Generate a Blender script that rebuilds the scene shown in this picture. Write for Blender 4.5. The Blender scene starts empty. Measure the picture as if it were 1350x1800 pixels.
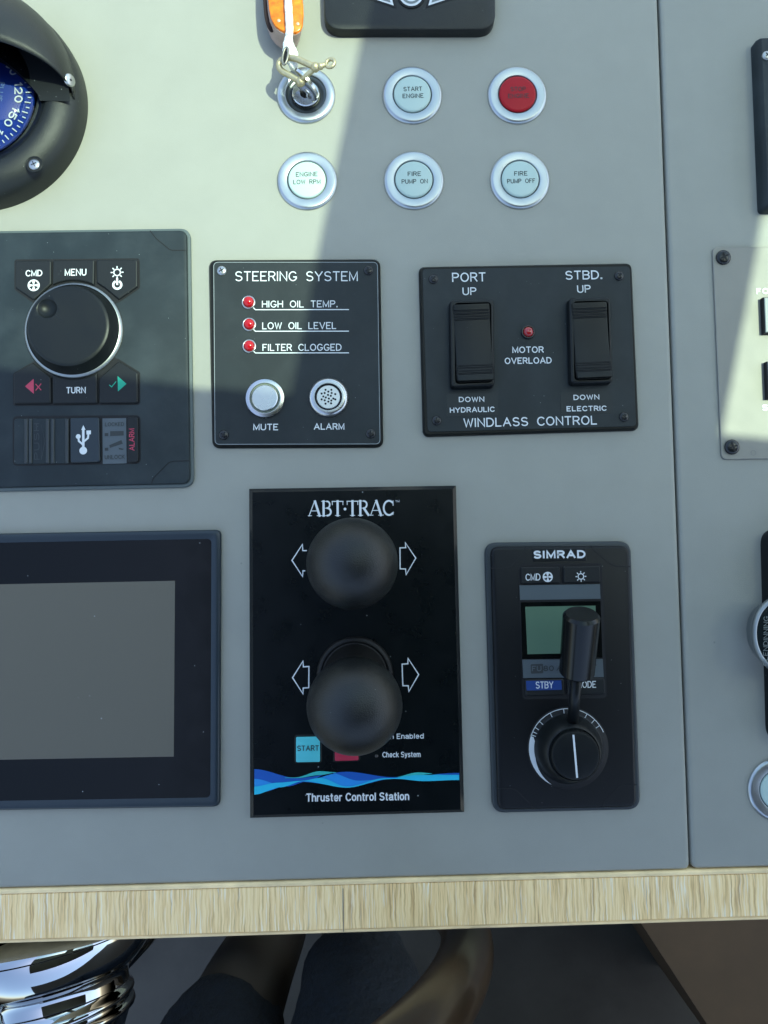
import bpy, bmesh, math, random
from mathutils import Vector, Matrix
random.seed(7)
PI = math.pi
sc = bpy.context.scene
COL = sc.collection

# ------------------------------------------------------------------ camera
# lengths below are written in "units" of U metres (0.31 mm); the console face is the plane z = 0
U = 0.0003113
F, NX, NY, ROLL = 1250.0, 648.0, 977.0, math.radians(-1.05)
_n = Vector((NX - 675, NY - 900, F)).normalized()          # downwards normal in camera axes (x right, y down, z forward)
_x = (Vector((1, 0, 0)) - _n * _n.x).normalized()
_y = _n.cross(_x)                                          # image-down on the plane
WX = _x * math.cos(ROLL) + _y * math.sin(ROLL)
WY = -(_n.cross(WX))
WZ = -_n
CAMH = F                                                   # camera height in units

def P(px, py, z=0.0):
    """point of the place at height z seen in the photo at (px, py), in units"""
    d = Vector((px - 675, py - 900, F))
    w = Vector((d.dot(WX), d.dot(WY), d.dot(WZ)))
    t = (CAMH - z) / -w.z
    return Vector((w.x * t, w.y * t, z))

cam = bpy.data.cameras.new('camera'); camo = bpy.data.objects.new('camera', cam); COL.objects.link(camo)
cam.sensor_fit = 'VERTICAL'; cam.sensor_height = 36; cam.sensor_width = 27; cam.lens = 36 * F / 1800
cam.clip_start = 0.01; cam.clip_end = 100
right = Vector((WX.x, WY.x, WZ.x)); down = Vector((WX.y, WY.y, WZ.y)); fwd = Vector((WX.z, WY.z, WZ.z))
camo.matrix_world = Matrix(((right.x, -down.x, -fwd.x, 0), (right.y, -down.y, -fwd.y, 0),
                            (right.z, -down.z, -fwd.z, CAMH * U), (0, 0, 0, 1)))
sc.camera = camo

# ------------------------------------------------------------------ light
SUN = Vector((0.46, 0.10, 1.0)).normalized()
w = bpy.data.worlds.new('World'); sc.world = w; w.use_nodes = True
nt = w.node_tree; nt.nodes.clear()
sky = nt.nodes.new('ShaderNodeTexSky'); sky.sky_type = 'NISHITA'; sky.sun_disc = False
sky.sun_elevation = math.asin(SUN.z); sky.sun_rotation = math.atan2(SUN.x, SUN.y)
sky.air_density = 1.2; sky.dust_density = 2.0
bg = nt.nodes.new('ShaderNodeBackground'); bg.inputs[1].default_value = 0.15
wo = nt.nodes.new('ShaderNodeOutputWorld')
nt.links.new(sky.outputs[0], bg.inputs[0]); nt.links.new(bg.outputs[0], wo.inputs[0])
sun = bpy.data.lights.new('sun', 'SUN'); sun.energy = 2.05; sun.angle = math.radians(0.36); sun.color = (1.0, 0.96, 0.80)
suno = bpy.data.objects.new('sun', sun); COL.objects.link(suno)
suno.rotation_euler = SUN.to_track_quat('Z', 'Y').to_euler(); suno.location = SUN * 3
sc.view_settings.view_transform = 'Standard'; sc.view_settings.look = 'None'
sc.view_settings.exposure = 1.66; sc.view_settings.gamma = 1.0
sc.view_settings.use_curve_mapping = False
sc.cycles.max_bounces = 8; sc.cycles.transparent_max_bounces = 12
sc.cycles.sample_clamp_indirect = 4.0
sc.cycles.use_denoising = True

# ------------------------------------------------------------------ materials
MATS = {}
def mat(name, col, rough=.5, metal=0., spec=.5, bump=None, var=None, dust=0., coat=0., dustcol=(.75, .8, .8), dscale=900., rvar=0., aniso=None, smudge=0., keep=False):
    if name in MATS: return MATS[name]
    if not keep: col = tuple(c * .76 for c in col); spec *= .8
    m = bpy.data.materials.new(name); m.use_nodes = True
    t = m.node_tree; N = t.nodes; Lk = t.links
    b = N['Principled BSDF']
    b.inputs['Base Color'].default_value = (*col, 1); b.inputs['Roughness'].default_value = rough
    b.inputs['Metallic'].default_value = metal; b.inputs['Specular IOR Level'].default_value = spec
    b.inputs['Coat Weight'].default_value = coat; b.inputs['Coat Roughness'].default_value = .08
    tc = N.new('ShaderNodeTexCoord'); co = tc.outputs['Object']
    cur = None
    def rgb(c):
        r = N.new('ShaderNodeRGB'); r.outputs[0].default_value = (*c, 1); return r.outputs[0]
    def mixc(f, a, c):
        x = N.new('ShaderNodeMix'); x.data_type = 'RGBA'
        Lk.new(f, x.inputs[0]); Lk.new(a, x.inputs[6]); Lk.new(c, x.inputs[7]); return x.outputs[2]
    def noise(s, d=2., r=.5):
        x = N.new('ShaderNodeTexNoise'); x.inputs['Scale'].default_value = s; x.inputs['Detail'].default_value = d
        x.inputs['Roughness'].default_value = r; Lk.new(co, x.inputs['Vector']); return x.outputs['Fac']
    def rng(f, a, b_, c=0., d=1.):
        x = N.new('ShaderNodeMapRange'); x.inputs[1].default_value = a; x.inputs[2].default_value = b_
        x.inputs[3].default_value = c; x.inputs[4].default_value = d; Lk.new(f, x.inputs[0]); return x.outputs[0]
    cur = rgb(col)
    if var:                       # (scale, amount)
        c2 = tuple(min(1, c * (1 + var[1])) for c in col); c1 = tuple(c * (1 - var[1]) for c in col)
        cur = mixc(rng(noise(var[0], 4, .6), .3, .7), rgb(c1), rgb(c2))
    dust *= .55
    if dust > 0:
        v = N.new('ShaderNodeTexVoronoi'); v.inputs['Scale'].default_value = dscale; Lk.new(co, v.inputs['Vector'])
        near = rng(v.outputs['Distance'], .04, .19, 1, 0)
        sep = N.new('ShaderNodeSeparateColor'); Lk.new(v.outputs['Color'], sep.inputs[0])
        pick = rng(sep.outputs[0], 1 - dust, 1 - dust * .3, 0, 1)
        mul = N.new('ShaderNodeMath'); mul.operation = 'MULTIPLY'; Lk.new(near, mul.inputs[0]); Lk.new(pick, mul.inputs[1])
        mul2 = N.new('ShaderNodeMath'); mul2.operation = 'MULTIPLY'; mul2.inputs[1].default_value = .5; Lk.new(mul.outputs[0], mul2.inputs[0])
        cur = mixc(mul2.outputs[0], cur, rgb(dustcol))
    if smudge > 0:                # faint grey film of dust, in patches
        f = rng(noise(38, 5, .65), .45, .75, 0, smudge)
        cur = mixc(f, cur, rgb((.35, .37, .36)))
    Lk.new(cur, b.inputs['Base Color'])
    if rvar > 0:
        Lk.new(rng(noise(70, 4, .6), .3, .7, max(.02, rough - rvar), min(1, rough + rvar)), b.inputs['Roughness'])
    if bump:
        nn = noise(bump[0], bump[2] if len(bump) > 2 else 3, .6)
        bp = N.new('ShaderNodeBump'); bp.inputs['Strength'].default_value = bump[1]
        bp.inputs['Distance'].default_value = bump[3] if len(bump) > 3 else .0002
        Lk.new(nn, bp.inputs['Height']); Lk.new(bp.outputs[0], b.inputs['Normal'])
    MATS[name] = m; return m

M_vinyl = mat('grey_vinyl', (.358, .350, .294), .5, bump=(2300, .6, 3, .00014), var=(34, .03), rvar=.06, dust=.006, dustcol=(.08, .08, .08), dscale=260)
M_plate = mat('black_engraving_plate', (.014, .020, .022), .52, spec=.36, bump=(5200, .5, 2, .00008), var=(60, .15), dust=.02, smudge=.02)
M_bevel = mat('black_plate_edge', (.004, .005, .005), .4, spec=.25)
M_grain = mat('grained_black_plastic', (.012, .014, .014), .38, spec=.42, bump=(3000, .8, 2, .00016), var=(50, .12), dust=.02)
M_black = mat('black_plastic', (.005, .007, .008), .42, spec=.32, bump=(4200, .35, 2, .00006), dust=.02, rvar=.05)
M_body = mat('satin_black_housing', (.015, .024, .028), .52, spec=.36, bump=(4600, .4, 2, .00006), var=(40, .2), dust=.03, smudge=.03)
M_key = mat('black_rubber_key', (.009, .011, .012), .5, spec=.35, bump=(5000, .3, 2, .00005), dust=.02)
M_gap = mat('black_gap', (.004, .004, .005), .7)
M_gloss = mat('glossy_black', (.003, .004, .004), .16, spec=.22, dust=.03, dscale=500, rvar=.05)
M_glossplate = mat('gloss_black_acrylic', (.002, .004, .005), .3, spec=.22, dust=.03, dscale=420, rvar=.06)
M_ball = mat('black_rubber_ball', (.005, .006, .006), .36, spec=.5, bump=(1700, .9, 3, .00022), var=(60, .2), dust=.02, smudge=.025)
M_rubber = mat('black_bellows_rubber', (.004, .004, .004), .5, spec=.3)
M_white = mat('white_lettering', (.78, .80, .80), .5)
M_dim = mat('dim_grey_lettering', (.10, .11, .115), .6)
M_dark = mat('black_lettering', (.03, .035, .035), .6)
M_alu = mat('satin_aluminium', (.52, .55, .56), .36, metal=1, bump=(3500, .25, 2, .00008), rvar=.06)
M_chrome = mat('polished_chrome', (.52, .54, .55), .04, metal=1)
M_steel = mat('brushed_steel', (.62, .63, .63), .28, metal=1, rvar=.06)
M_ss = mat('stainless_plate', (.37, .36, .325), .7, metal=1, bump=(1600, .4, 3, .0001), rvar=.012)
M_cap = mat('frosted_white_cap', (.52, .66, .59), .4, coat=.2)
M_redcap = mat('red_button_cap', (.42, .003, .012), .45, spec=.3)
M_led = mat('red_led_lens', (.48, .003, .006), .15, coat=.3)
M_leddark = mat('unlit_led', (.05, .045, .04), .3)
M_brass = mat('weathered_brass', (.60, .52, .32), .52, metal=.85, var=(160, .2), rvar=.1)
M_keysteel = mat('worn_key_steel', (.70, .70, .68), .25, metal=1, rvar=.1)
M_rope = mat('white_rope', (.80, .82, .78), .85, keep=True, bump=(900, 1., 3, .0012))
M_screw = mat('black_screw', (.012, .013, .014), .25)
M_zinc = mat('steel_screw', (.55, .56, .55), .35, metal=1)
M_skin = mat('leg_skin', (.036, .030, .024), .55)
M_cloth = mat('navy_cloth', (.004, .010, .018), .85, bump=(150, 1., 4, .004), var=(60, .2))
M_rimwood = mat('varnished_dark_wood', (.034, .019, .009), .32, var=(35, .4), coat=.25)
M_carton = mat('brown_cardboard', (.11, .070, .034), .8, var=(18, .12))
M_roof = mat('headliner', (.95, .95, .90), .85)
M_lcd = mat('green_lcd', (.10, .17, .11), .4, spec=.2)
M_screen = mat('dark_touch_screen', (.150, .136, .104), .25, spec=.25, dust=.035, dscale=330, dustcol=(.8, .85, .85))
M_frame = mat('slate_plastic_frame', (.014, .026, .036), .38, dust=.01)
M_band = mat('slate_band', (.085, .105, .115), .42)
M_blue = mat('blue_key_print', (.01, .05, .22), .5)
M_red = mat('red_print', (.55, .05, .10), .5)
M_green = mat('green_print', (.01, .38, .24), .5)
M_cyan = mat('cyan_key', (.10, .62, .66), .45)
M_wave1 = mat('wave_blue', (.004, .10, .46), .45)
M_wave2 = mat('wave_light_blue', (.02, .30, .78), .45)
M_wave3 = mat('wave_cyan', (.02, .55, .78), .45)
M_wave4 = mat('wave_green', (.04, .52, .48), .45)
M_stopred = mat('red_key', (.48, .015, .05), .45)
M_dial = mat('blue_compass_card', (.0012, .024, .22), .4)
M_greyring = mat('grey_compass_ring', (.13, .14, .13), .4)
M_sticker = mat('clear_sticker', (.014, .020, .0225), .46, spec=.38)
M_orange = mat('varnished_orange_wood', (.74, .165, .004), .3, keep=True, var=(260, .4), coat=.25, spec=.3)
M_palewood = mat('pale_wood', (.50, .36, .30), .5, var=(120, .15))
M_gasket = mat('grey_green_gasket', (.10, .125, .125), .5)

def wood_mat():
    m = bpy.data.materials.new('cerused_oak'); m.use_nodes = True
    t = m.node_tree; N = t.nodes; Lk = t.links; b = N['Principled BSDF']
    tc = N.new('ShaderNodeTexCoord'); mp = N.new('ShaderNodeMapping'); mp.inputs['Scale'].default_value = (1, .03, .3)
    Lk.new(tc.outputs['Object'], mp.inputs[0])
    dis = N.new('ShaderNodeTexNoise'); dis.inputs['Scale'].default_value = 120; Lk.new(tc.outputs['Object'], dis.inputs[0])
    ad = N.new('ShaderNodeVectorMath'); ad.operation = 'MULTIPLY_ADD'; ad.inputs[1].default_value = (.0016, 0, 0)
    Lk.new(dis.outputs['Color'], ad.inputs[0]); Lk.new(mp.outputs[0], ad.inputs[2])
    def nz(s, d): 
        x = N.new('ShaderNodeTexNoise'); x.inputs['Scale'].default_value = s; x.inputs['Detail'].default_value = d; x.inputs['Roughness'].default_value = .65
        Lk.new(ad.outputs[0], x.inputs[0]); return x.outputs[0]
    r = N.new('ShaderNodeValToRGB'); e = r.color_ramp.elements
    e[0].position = .30; e[0].color = (.46, .28, .11, 1); e[1].position = .60; e[1].color = (.92, .67, .33, 1)
    q = e.new(.47); q.color = (.82, .55, .24, 1)
    Lk.new(nz(1000, 3), r.inputs[0])
    r2 = N.new('ShaderNodeValToRGB'); e = r2.color_ramp.elements
    e[0].position = .57; e[0].color = (0, 0, 0, 1); e[1].position = .68; e[1].color = (.7, .7, .7, 1)
    Lk.new(nz(1250, 2), r2.inputs[0])
    mx = N.new('ShaderNodeMix'); mx.data_type = 'RGBA'; Lk.new(r2.outputs[0], mx.inputs[0]); Lk.new(r.outputs[0], mx.inputs[6]); mx.inputs[7].default_value = (.90, .83, .66, 1)
    Lk.new(mx.outputs[2], b.inputs['Base Color']); b.inputs['Roughness'].default_value = .5
    bp = N.new('ShaderNodeBump'); bp.inputs['Strength'].default_value = .4; bp.inputs['Distance'].default_value = .0003
    Lk.new(r.outputs[0], bp.inputs['Height']); Lk.new(bp.outputs[0], b.inputs['Normal'])
    return m
M_oak = wood_mat()
M_lip = mat('oak_lipping', (.82, .61, .32), .5, keep=True, var=(45, .2))

def floor_mat():
    m = mat('grey_floor_boards', (.055, .056, .046), .55, var=(14, .2)); return m

def glass_mat(name, tint, amt=1.0):
    m = bpy.data.materials.new(name); m.use_nodes = True
    t = m.node_tree; N = t.nodes; Lk = t.links; N.clear()
    o = N.new('ShaderNodeOutputMaterial'); tr = N.new('ShaderNodeBsdfTransparent'); tr.inputs[0].default_value = (*tint, 1)
    gl = N.new('ShaderNodeBsdfGlossy'); gl.inputs['Roughness'].default_value = .02
    fr = N.new('ShaderNodeFresnel'); fr.inputs[0].default_value = 1.4
    mu = N.new('ShaderNodeMath'); mu.operation = 'MULTIPLY'; mu.inputs[1].default_value = amt
    mx = N.new('ShaderNodeMixShader'); Lk.new(fr.outputs[0], mu.inputs[0]); Lk.new(mu.outputs[0], mx.inputs[0])
    Lk.new(tr.outputs[0], mx.inputs[1]); Lk.new(gl.outputs[0], mx.inputs[2]); Lk.new(mx.outputs[0], o.inputs[0])
    return m
M_glass = glass_mat('clear_glass', (.97, .99, .98))
M_tint = glass_mat('green_tinted_glass', (.74, .95, .86), .4)

# ------------------------------------------------------------------ mesh helpers (all in units)
class MB:
    def __init__(s): s.bm = bmesh.new(); s.mi = 0
    def v(s, p): return s.bm.verts.new((p[0] * U, p[1] * U, p[2] * U))
    def f(s, vs, smooth=False):
        try:
            fc = s.bm.faces.new(vs)
        except ValueError: return None
        fc.material_index = s.mi; fc.smooth = smooth; return fc
    def rings(s, rs, cap0=False, cap1=True, closed=True, smooth=True):
        vr = [[s.v(p) for p in r] for r in rs]
        for a, b in zip(vr, vr[1:]):
            n = len(a)
            for i in range(n if closed else n - 1):
                j = (i + 1) % n; s.f((a[i], a[j], b[j], b[i]), smooth)
        if cap0: s.f(list(reversed(vr[0])))
        if cap1: s.f(vr[-1])
        return s
    def loft(s, poly, prof, cap0=False, cap1=True, smooth=False):
        """poly: list of 2-D points (CCW); prof: list of (inset, z)"""
        rs = []
        for ins, z in prof:
            q = inset(poly, ins) if abs(ins) > 1e-6 else poly
            rs.append([(x, y, z) for x, y in q])
        return s.rings(rs, cap0, cap1, True, smooth)
    def flat(s, poly, z):
        s.f([s.v((x, y, z)) for x, y in poly]); return s
    def lathe(s, c, prof, n=64, M=None, cap0=False, cap1=True, smooth=True):
        """prof: (r, z) pairs round axis z through c"""
        c = Vector((c[0], c[1], c[2] if len(c) > 2 else 0)); rs = []
        for r, z in prof:
            ring = []
            for i in range(n):
                a = 2 * PI * i / n; p = Vector((r * math.cos(a), r * math.sin(a), z))
                ring.append((M @ p if M else p) + c)
            rs.append(ring)
        return s.rings(rs, cap0, cap1, True, smooth)
    def tube(s, pts, rad, n=12, cap=True, zs=1.0, closed=False):
        pts = [Vector(p) for p in pts]; m = len(pts)
        if not hasattr(rad, '__len__'): rad = [rad] * m
        rs = []; up = None
        for i, p in enumerate(pts):
            if closed: t = (pts[(i + 1) % m] - pts[i - 1])
            else: t = pts[min(i + 1, m - 1)] - pts[max(i - 1, 0)]
            t.normalize()
            if up is None:
                up = Vector((0, 0, 1)) if abs(t.z) < .9 else Vector((0, 1, 0))
            a = t.cross(up)
            if a.length < 1e-5: a = t.cross(Vector((1, 0, 0)))
            a.normalize(); b = a.cross(t).normalized(); up = b
            r = rad[i]
            ring = []
            for k in range(n):
                o = (a * math.cos(2 * PI * k / n) + b * math.sin(2 * PI * k / n)) * r
                o.z *= zs; ring.append(p + o)
            rs.append(ring)
        if closed: rs.append(rs[0])
        s.rings(rs, cap and not closed, cap and not closed); return s
    def stroke(s, pts, w, z):
        """a flat painted or engraved line"""
        P2 = [Vector((p[0], p[1], z)) for p in pts]
        closed = (P2[0] - P2[-1]).length < 1e-4 and len(P2) > 3
        if closed: P2 = P2[:-1]
        m = len(P2); L = []; R = []
        for i, p in enumerate(P2):
            a = P2[i - 1] if (i > 0 or closed) else None
            b = P2[(i + 1) % m] if (i < m - 1 or closed) else None
            d1 = (p - a).normalized() if a is not None else None
            d2 = (b - p).normalized() if b is not None else None
            if d1 is None: d1 = d2
            if d2 is None: d2 = d1
            t = d1 + d2
            if t.length < .2: t = d1.copy()
            t.normalize(); nrm = Vector((-t.y, t.x, 0)); k = 1 / max(.5, nrm.dot(Vector((-d1.y, d1.x, 0))))
            if not closed and i == 0: p = p - d2 * w * .35
            if not closed and i == m - 1: p = p + d1 * w * .35
            L.append(s.v(p + nrm * w * .5 * k)); R.append(s.v(p - nrm * w * .5 * k))
        for i in range(m if closed else m - 1):
            j = (i + 1) % m; s.f((R[i], R[j], L[j], L[i]))
        return s
    def disc(s, c, r, z, n=32, r0=None):
        if r0 is None: return s.flat([(c[0] + r * math.cos(2 * PI * i / n), c[1] + r * math.sin(2 * PI * i / n)) for i in range(n)], z)
        a = [s.v((c[0] + r0 * math.cos(2 * PI * i / n), c[1] + r0 * math.sin(2 * PI * i / n), z)) for i in range(n)]
        b = [s.v((c[0] + r * math.cos(2 * PI * i / n), c[1] + r * math.sin(2 * PI * i / n), z)) for i in range(n)]
        for i in range(n): s.f((a[i], b[i], b[(i + 1) % n], a[(i + 1) % n]))
        return s
    def ball(s, c, r, n=32, m=20, sx=1, sy=1, sz=1, M=None):
        pr = []; rs = []
        for j in range(m + 1):
            a = -PI / 2 + PI * j / m; rr = max(1e-3, math.cos(a)) * r; ring = []
            for i in range(n):
                p = Vector((rr * math.cos(2 * PI * i / n) * sx, rr * math.sin(2 * PI * i / n) * sy, math.sin(a) * r * sz))
                if M: p = M @ p
                ring.append(p + Vector(c))
            rs.append(ring)
        s.rings(rs, True, True); return s
    def mesh(s, me):
        """append a mesh datablock that is already in metres"""
        s_f = len(s.bm.faces); s.bm.from_mesh(me); s.bm.faces.ensure_lookup_table()
        for fc in s.bm.faces[s_f:]: fc.material_index = s.mi
        return s

def area(p): return sum(p[i - 1][0] * p[i][1] - p[i][0] * p[i - 1][1] for i in range(len(p))) / 2
def ccw(p): return list(p) if area(p) > 0 else list(reversed(p))
def inset(poly, d):
    n = len(poly); out = []
    for i in range(n):
        a = Vector(poly[i - 1]); p = Vector(poly[i]); b = Vector(poly[(i + 1) % n])
        e1 = (p - a).normalized(); e2 = (b - p).normalized()
        n1 = Vector((-e1.y, e1.x)); n2 = Vector((-e2.y, e2.x)); m = n1 + n2
        if m.length < 1e-6: m = n1
        m.normalize(); k = d / max(.35, m.dot(n1)); out.append((p.x + m.x * k, p.y + m.y * k))
    return out
def rpoly(pts, r, n=6):
    """polygon with rounded corners; r number or list"""
    pts = ccw([(p[0], p[1]) for p in pts]); m = len(pts); out = []
    for i in range(m):
        rr = r if not hasattr(r, '__len__') else r[i]
        p = Vector(pts[i]); a = Vector(pts[i - 1]); b = Vector(pts[(i + 1) % m])
        if rr <= 0: out.append((p.x, p.y)); continue
        d1 = (a - p); d2 = (b - p); ang = d1.angle(d2); t = min(rr / math.tan(ang / 2), d1.length * .49, d2.length * .49)
        q1 = p + d1.normalized() * t; q2 = p + d2.normalized() * t
        for k in range(n + 1):
            s = k / n; q = q1 * (1 - s) ** 2 + p * 2 * s * (1 - s) + q2 * s * s; out.append((q.x, q.y))
    return out
def circ(c, r, a0=0, a1=2 * PI, n=32):
    return [(c[0] + r * math.cos(a0 + (a1 - a0) * i / n), c[1] + r * math.sin(a0 + (a1 - a0) * i / n)) for i in range(n + 1)]

def obj(name, mb, m, parent=None, smooth_angle=None, label=None):
    me = bpy.data.meshes.new(name)
    bmesh.ops.remove_doubles(mb.bm, verts=mb.bm.verts, dist=1e-9)
    mb.bm.to_mesh(me); mb.bm.free()
    for k in (m if isinstance(m, (list, tuple)) else [m]): me.materials.append(k)
    if smooth_angle is not None:
        for p in me.polygons: p.use_smooth = len(p.vertices) <= 4
        me.set_sharp_from_angle(angle=math.radians(smooth_angle))
    o = bpy.data.objects.new(name, me); COL.objects.link(o)
    if parent is not None: o.parent = parent
    if label: o['label'] = label
    return o

class Thing:
    """an Empty at the thing's base; L turns a photo point at height z into the thing's own axes"""
    def __init__(s, name, label, cat, px, py, rot=0., z=0., group=None):
        s.o = bpy.data.objects.new(name, None); COL.objects.link(s.o); s.o.empty_display_size = .01
        s.w = P(px, py, z); s.rot = math.radians(rot)
        s.o.location = s.w * U; s.o.rotation_euler = (0, 0, s.rot)
        s.o['label'] = label; s.o['category'] = cat
        if group: s.o['group'] = group
    def L(s, px, py, z=0.):
        d = P(px, py, z) - s.w; c, n = math.cos(-s.rot), math.sin(-s.rot)
        return Vector((d.x * c - d.y * n, d.x * n + d.y * c, d.z))
    def q(s, pts, z): return [tuple(s.L(x, y, z)[:2]) for x, y in pts]
    def z(s, z): return z - s.w.z
    def part(s, name, mb, m, sm=None, parent=None, label=None): return obj(name, mb, m, parent or s.o, sm, label)

# single-stroke engraving alphabet
def _arc(cx, cy, rx, ry, a0, a1, n=10): return [(cx + rx * math.cos(math.radians(a0 + (a1 - a0) * i / n)), cy + ry * math.sin(math.radians(a0 + (a1 - a0) * i / n))) for i in range(n + 1)]
GL = {
 'A': (.76, [[(0, 0), (.38, 1), (.76, 0)], [(.14, .34), (.62, .34)]]),
 'B': (.62, [[(0, 0), (0, 1), (.36, 1)] + _arc(.36, .76, .24, .24, 90, -90)[1:] + [(0, .52)], [(.36, .52)] + _arc(.36, .26, .26, .26, 90, -90)[1:] + [(0, 0)]]),
 'C': (.68, [_arc(.38, .5, .38, .5, 42, 318, 18)]),
 'D': (.68, [[(0, 0), (0, 1), (.26, 1)] + _arc(.26, .5, .42, .5, 90, -90, 14)[1:] + [(0, 0)]]),
 'E': (.56, [[(.56, 1), (0, 1), (0, 0), (.56, 0)], [(0, .52), (.42, .52)]]),
 'F': (.54, [[(.54, 1), (0, 1), (0, 0)], [(0, .52), (.40, .52)]]),
 'G': (.72, [_arc(.38, .5, .38, .5, 42, 335, 18) + [(.72, .42), (.44, .42)]]),
 'H': (.64, [[(0, 0), (0, 1)], [(.64, 0), (.64, 1)], [(0, .52), (.64, .52)]]),
 'I': (.02, [[(0, 0), (0, 1)]]),
 'L': (.52, [[(0, 1), (0, 0), (.52, 0)]]),
 'M': (.76, [[(0, 0), (0, 1), (.38, .1), (.76, 1), (.76, 0)]]),
 'N': (.66, [[(0, 0), (0, 1), (.66, 0), (.66, 1)]]),
 'O': (.76, [_arc(.38, .5, .38, .5, 0, 360, 24)]),
 'P': (.60, [[(0, 0), (0, 1), (.34, 1)] + _arc(.34, .74, .26, .26, 90, -90)[1:] + [(0, .48)]]),
 'R': (.62, [[(0, 0), (0, 1), (.34, 1)] + _arc(.34, .74, .26, .26, 90, -90)[1:] + [(0, .48)], [(.34, .48), (.62, 0)]]),
 'S': (.62, [_arc(.31, .755, .29, .245, 30, 262, 12) + _arc(.31, .255, .31, .255, 85, -150, 12)]),
 'T': (.60, [[(0, 1), (.60, 1)], [(.30, 1), (.30, 0)]]),
 'U': (.64, [[(0, 1), (0, .32)] + _arc(.32, .32, .32, .32, 180, 360)[1:] + [(.64, 1)]]),
 'V': (.72, [[(0, 1), (.36, 0), (.72, 1)]]),
 'W': (.92, [[(0, 1), (.23, 0), (.46, .9), (.69, 0), (.92, 1)]]),
 'Y': (.70, [[(0, 1), (.35, .46), (.70, 1)], [(.35, .46), (.35, 0)]]),
 'J': (.50, [[(.50, 1), (.50, .28)] + _arc(.25, .28, .25, .28, 0, -170)[1:]]),
 'K': (.64, [[(0, 0), (0, 1)], [(.60, 1), (.02, .40)], [(.22, .60), (.64, 0)]]),
 '0': (.64, [_arc(.32, .5, .32, .5, 0, 360, 24)]), '1': (.26, [[(0, .76), (.20, 1), (.20, 0)]]),
 '2': (.62, [_arc(.31, .70, .30, .30, 170, -38, 12) + [(0, 0), (.62, 0)]]),
 '5': (.62, [[(.58, 1), (.10, 1), (.05, .50)] + _arc(.30, .32, .32, .32, 130, -155, 14)]),
 '6': (.64, [_arc(.32, .30, .32, .30, 0, 360, 20), [(.0, .30)] + _arc(.42, .42, .42, .58, 180, 95, 8)]),
 '8': (.62, [_arc(.31, .755, .26, .245, 0, 360, 18), _arc(.31, .265, .31, .265, 0, 360, 18)]),
 '9': (.64, [_arc(.32, .70, .32, .30, 0, 360, 20), [(.64, .70)] + _arc(.22, .58, .42, .58, 0, -85, 8)]),
 'a': (.50, [_arc(.25, .52, .25, .20, 160, 0, 8) + [(.50, .12), (.56, .0)], [(.50, .40)] + _arc(.22, .20, .22, .20, 80, 280, 10) + [(.50, .18)]]),
 'b': (.54, [[(0, 1), (0, 0)], _arc(.27, .36, .27, .36, 180, -180, 20)]),
 'c': (.50, [_arc(.27, .36, .27, .36, 45, 315, 14)]),
 'd': (.54, [[(.54, 1), (.54, 0)], _arc(.27, .36, .27, .36, 0, 360, 20)]),
 'e': (.54, [[(.02, .36), (.54, .36)] + _arc(.27, .36, .27, .36, 0, 320, 16)[1:]]),
 'h': (.50, [[(0, 0), (0, 1)], [(0, .44)] + _arc(.25, .44, .25, .28, 180, 0, 10)[1:] + [(.50, 0)]]),
 'i': (.04, [[(.02, 0), (.02, .70)], [(.02, .88), (.02, .98)]]),
 'k': (.48, [[(0, 0), (0, 1)], [(.44, .70), (.02, .28)], [(.18, .44), (.48, 0)]]),
 'l': (.04, [[(.02, 0), (.02, 1)]]),
 'm': (.80, [[(0, 0), (0, .72)], [(0, .46)] + _arc(.20, .46, .20, .26, 180, 0, 8)[1:] + [(.40, 0)], [(.40, .46)] + _arc(.60, .46, .20, .26, 180, 0, 8)[1:] + [(.80, 0)]]),
 'n': (.50, [[(0, 0), (0, .72)], [(0, .44)] + _arc(.25, .44, .25, .28, 180, 0, 10)[1:] + [(.50, 0)]]),
 'o': (.54, [_arc(.27, .36, .27, .36, 0, 360, 20)]),
 'r': (.28, [[(0, 0), (0, .72)], [(0, .42)] + _arc(.24, .44, .24, .27, 180, 75, 6)[1:]]),
 's': (.46, [_arc(.23, .535, .21, .175, 30, 262, 10) + _arc(.23, .185, .23, .185, 85, -150, 10)]),
 't': (.30, [[(.13, .94), (.13, .14)] + _arc(.27, .14, .14, .14, 180, 270, 5)[1:], [(0, .70), (.30, .70)]]),
 'u': (.50, [[(0, .72), (0, .28)] + _arc(.25, .28, .25, .28, 180, 360, 10)[1:], [(.50, .72), (.50, 0)]]),
 'y': (.50, [[(0, .72), (.25, .02)], [(.50, .72), (.20, -.16), (.04, -.24)]]),
 '.': (.06, [[(0, 0), (.06, 0), (.06, .07), (0, .07), (0, 0)]]),
 ' ': (.55, []), '~': (.16, []),
}
def engrave(mb, th, txt, a, b, h, z, wd, shear=0.):
    wd = wd or .13 * h; gap = .16 + .8 * wd / h; tot = 0
    for c in txt: tot += GL[c][0] + gap
    tot -= gap
    A = th.L(*a, z); B = th.L(*b, z); d = B - A; ln = math.hypot(d.x, d.y); e = Vector((d.x, d.y, 0)) / ln; n = Vector((-e.y, e.x, 0)); x = 0; k = 0
    for c in txt:
        for st in GL[c][1]:
            k += 1; zz = A.z + .05 * (k % 5)
            mb.stroke([(A + e * ((x + p[0]) / tot * ln) + n * (wd * .5 + p[1] * (h - wd)))[:2] for p in st], wd, zz)
        x += GL[c][0] + gap
def put_text(mb, th, txt, a, b, h, z, bold=0.0, shear=0.):
    engrave(mb, th, txt, a, b, h, z, (.115 + bold * 3.0) * h)
def write(th, txt, a, b, h, z, wd=None, m=None, parent=None):
    mb = MB(); engrave(mb, th, txt, a, b, h, z, wd); return th.part('lettering', mb, m or M_white, parent=parent)

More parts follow.
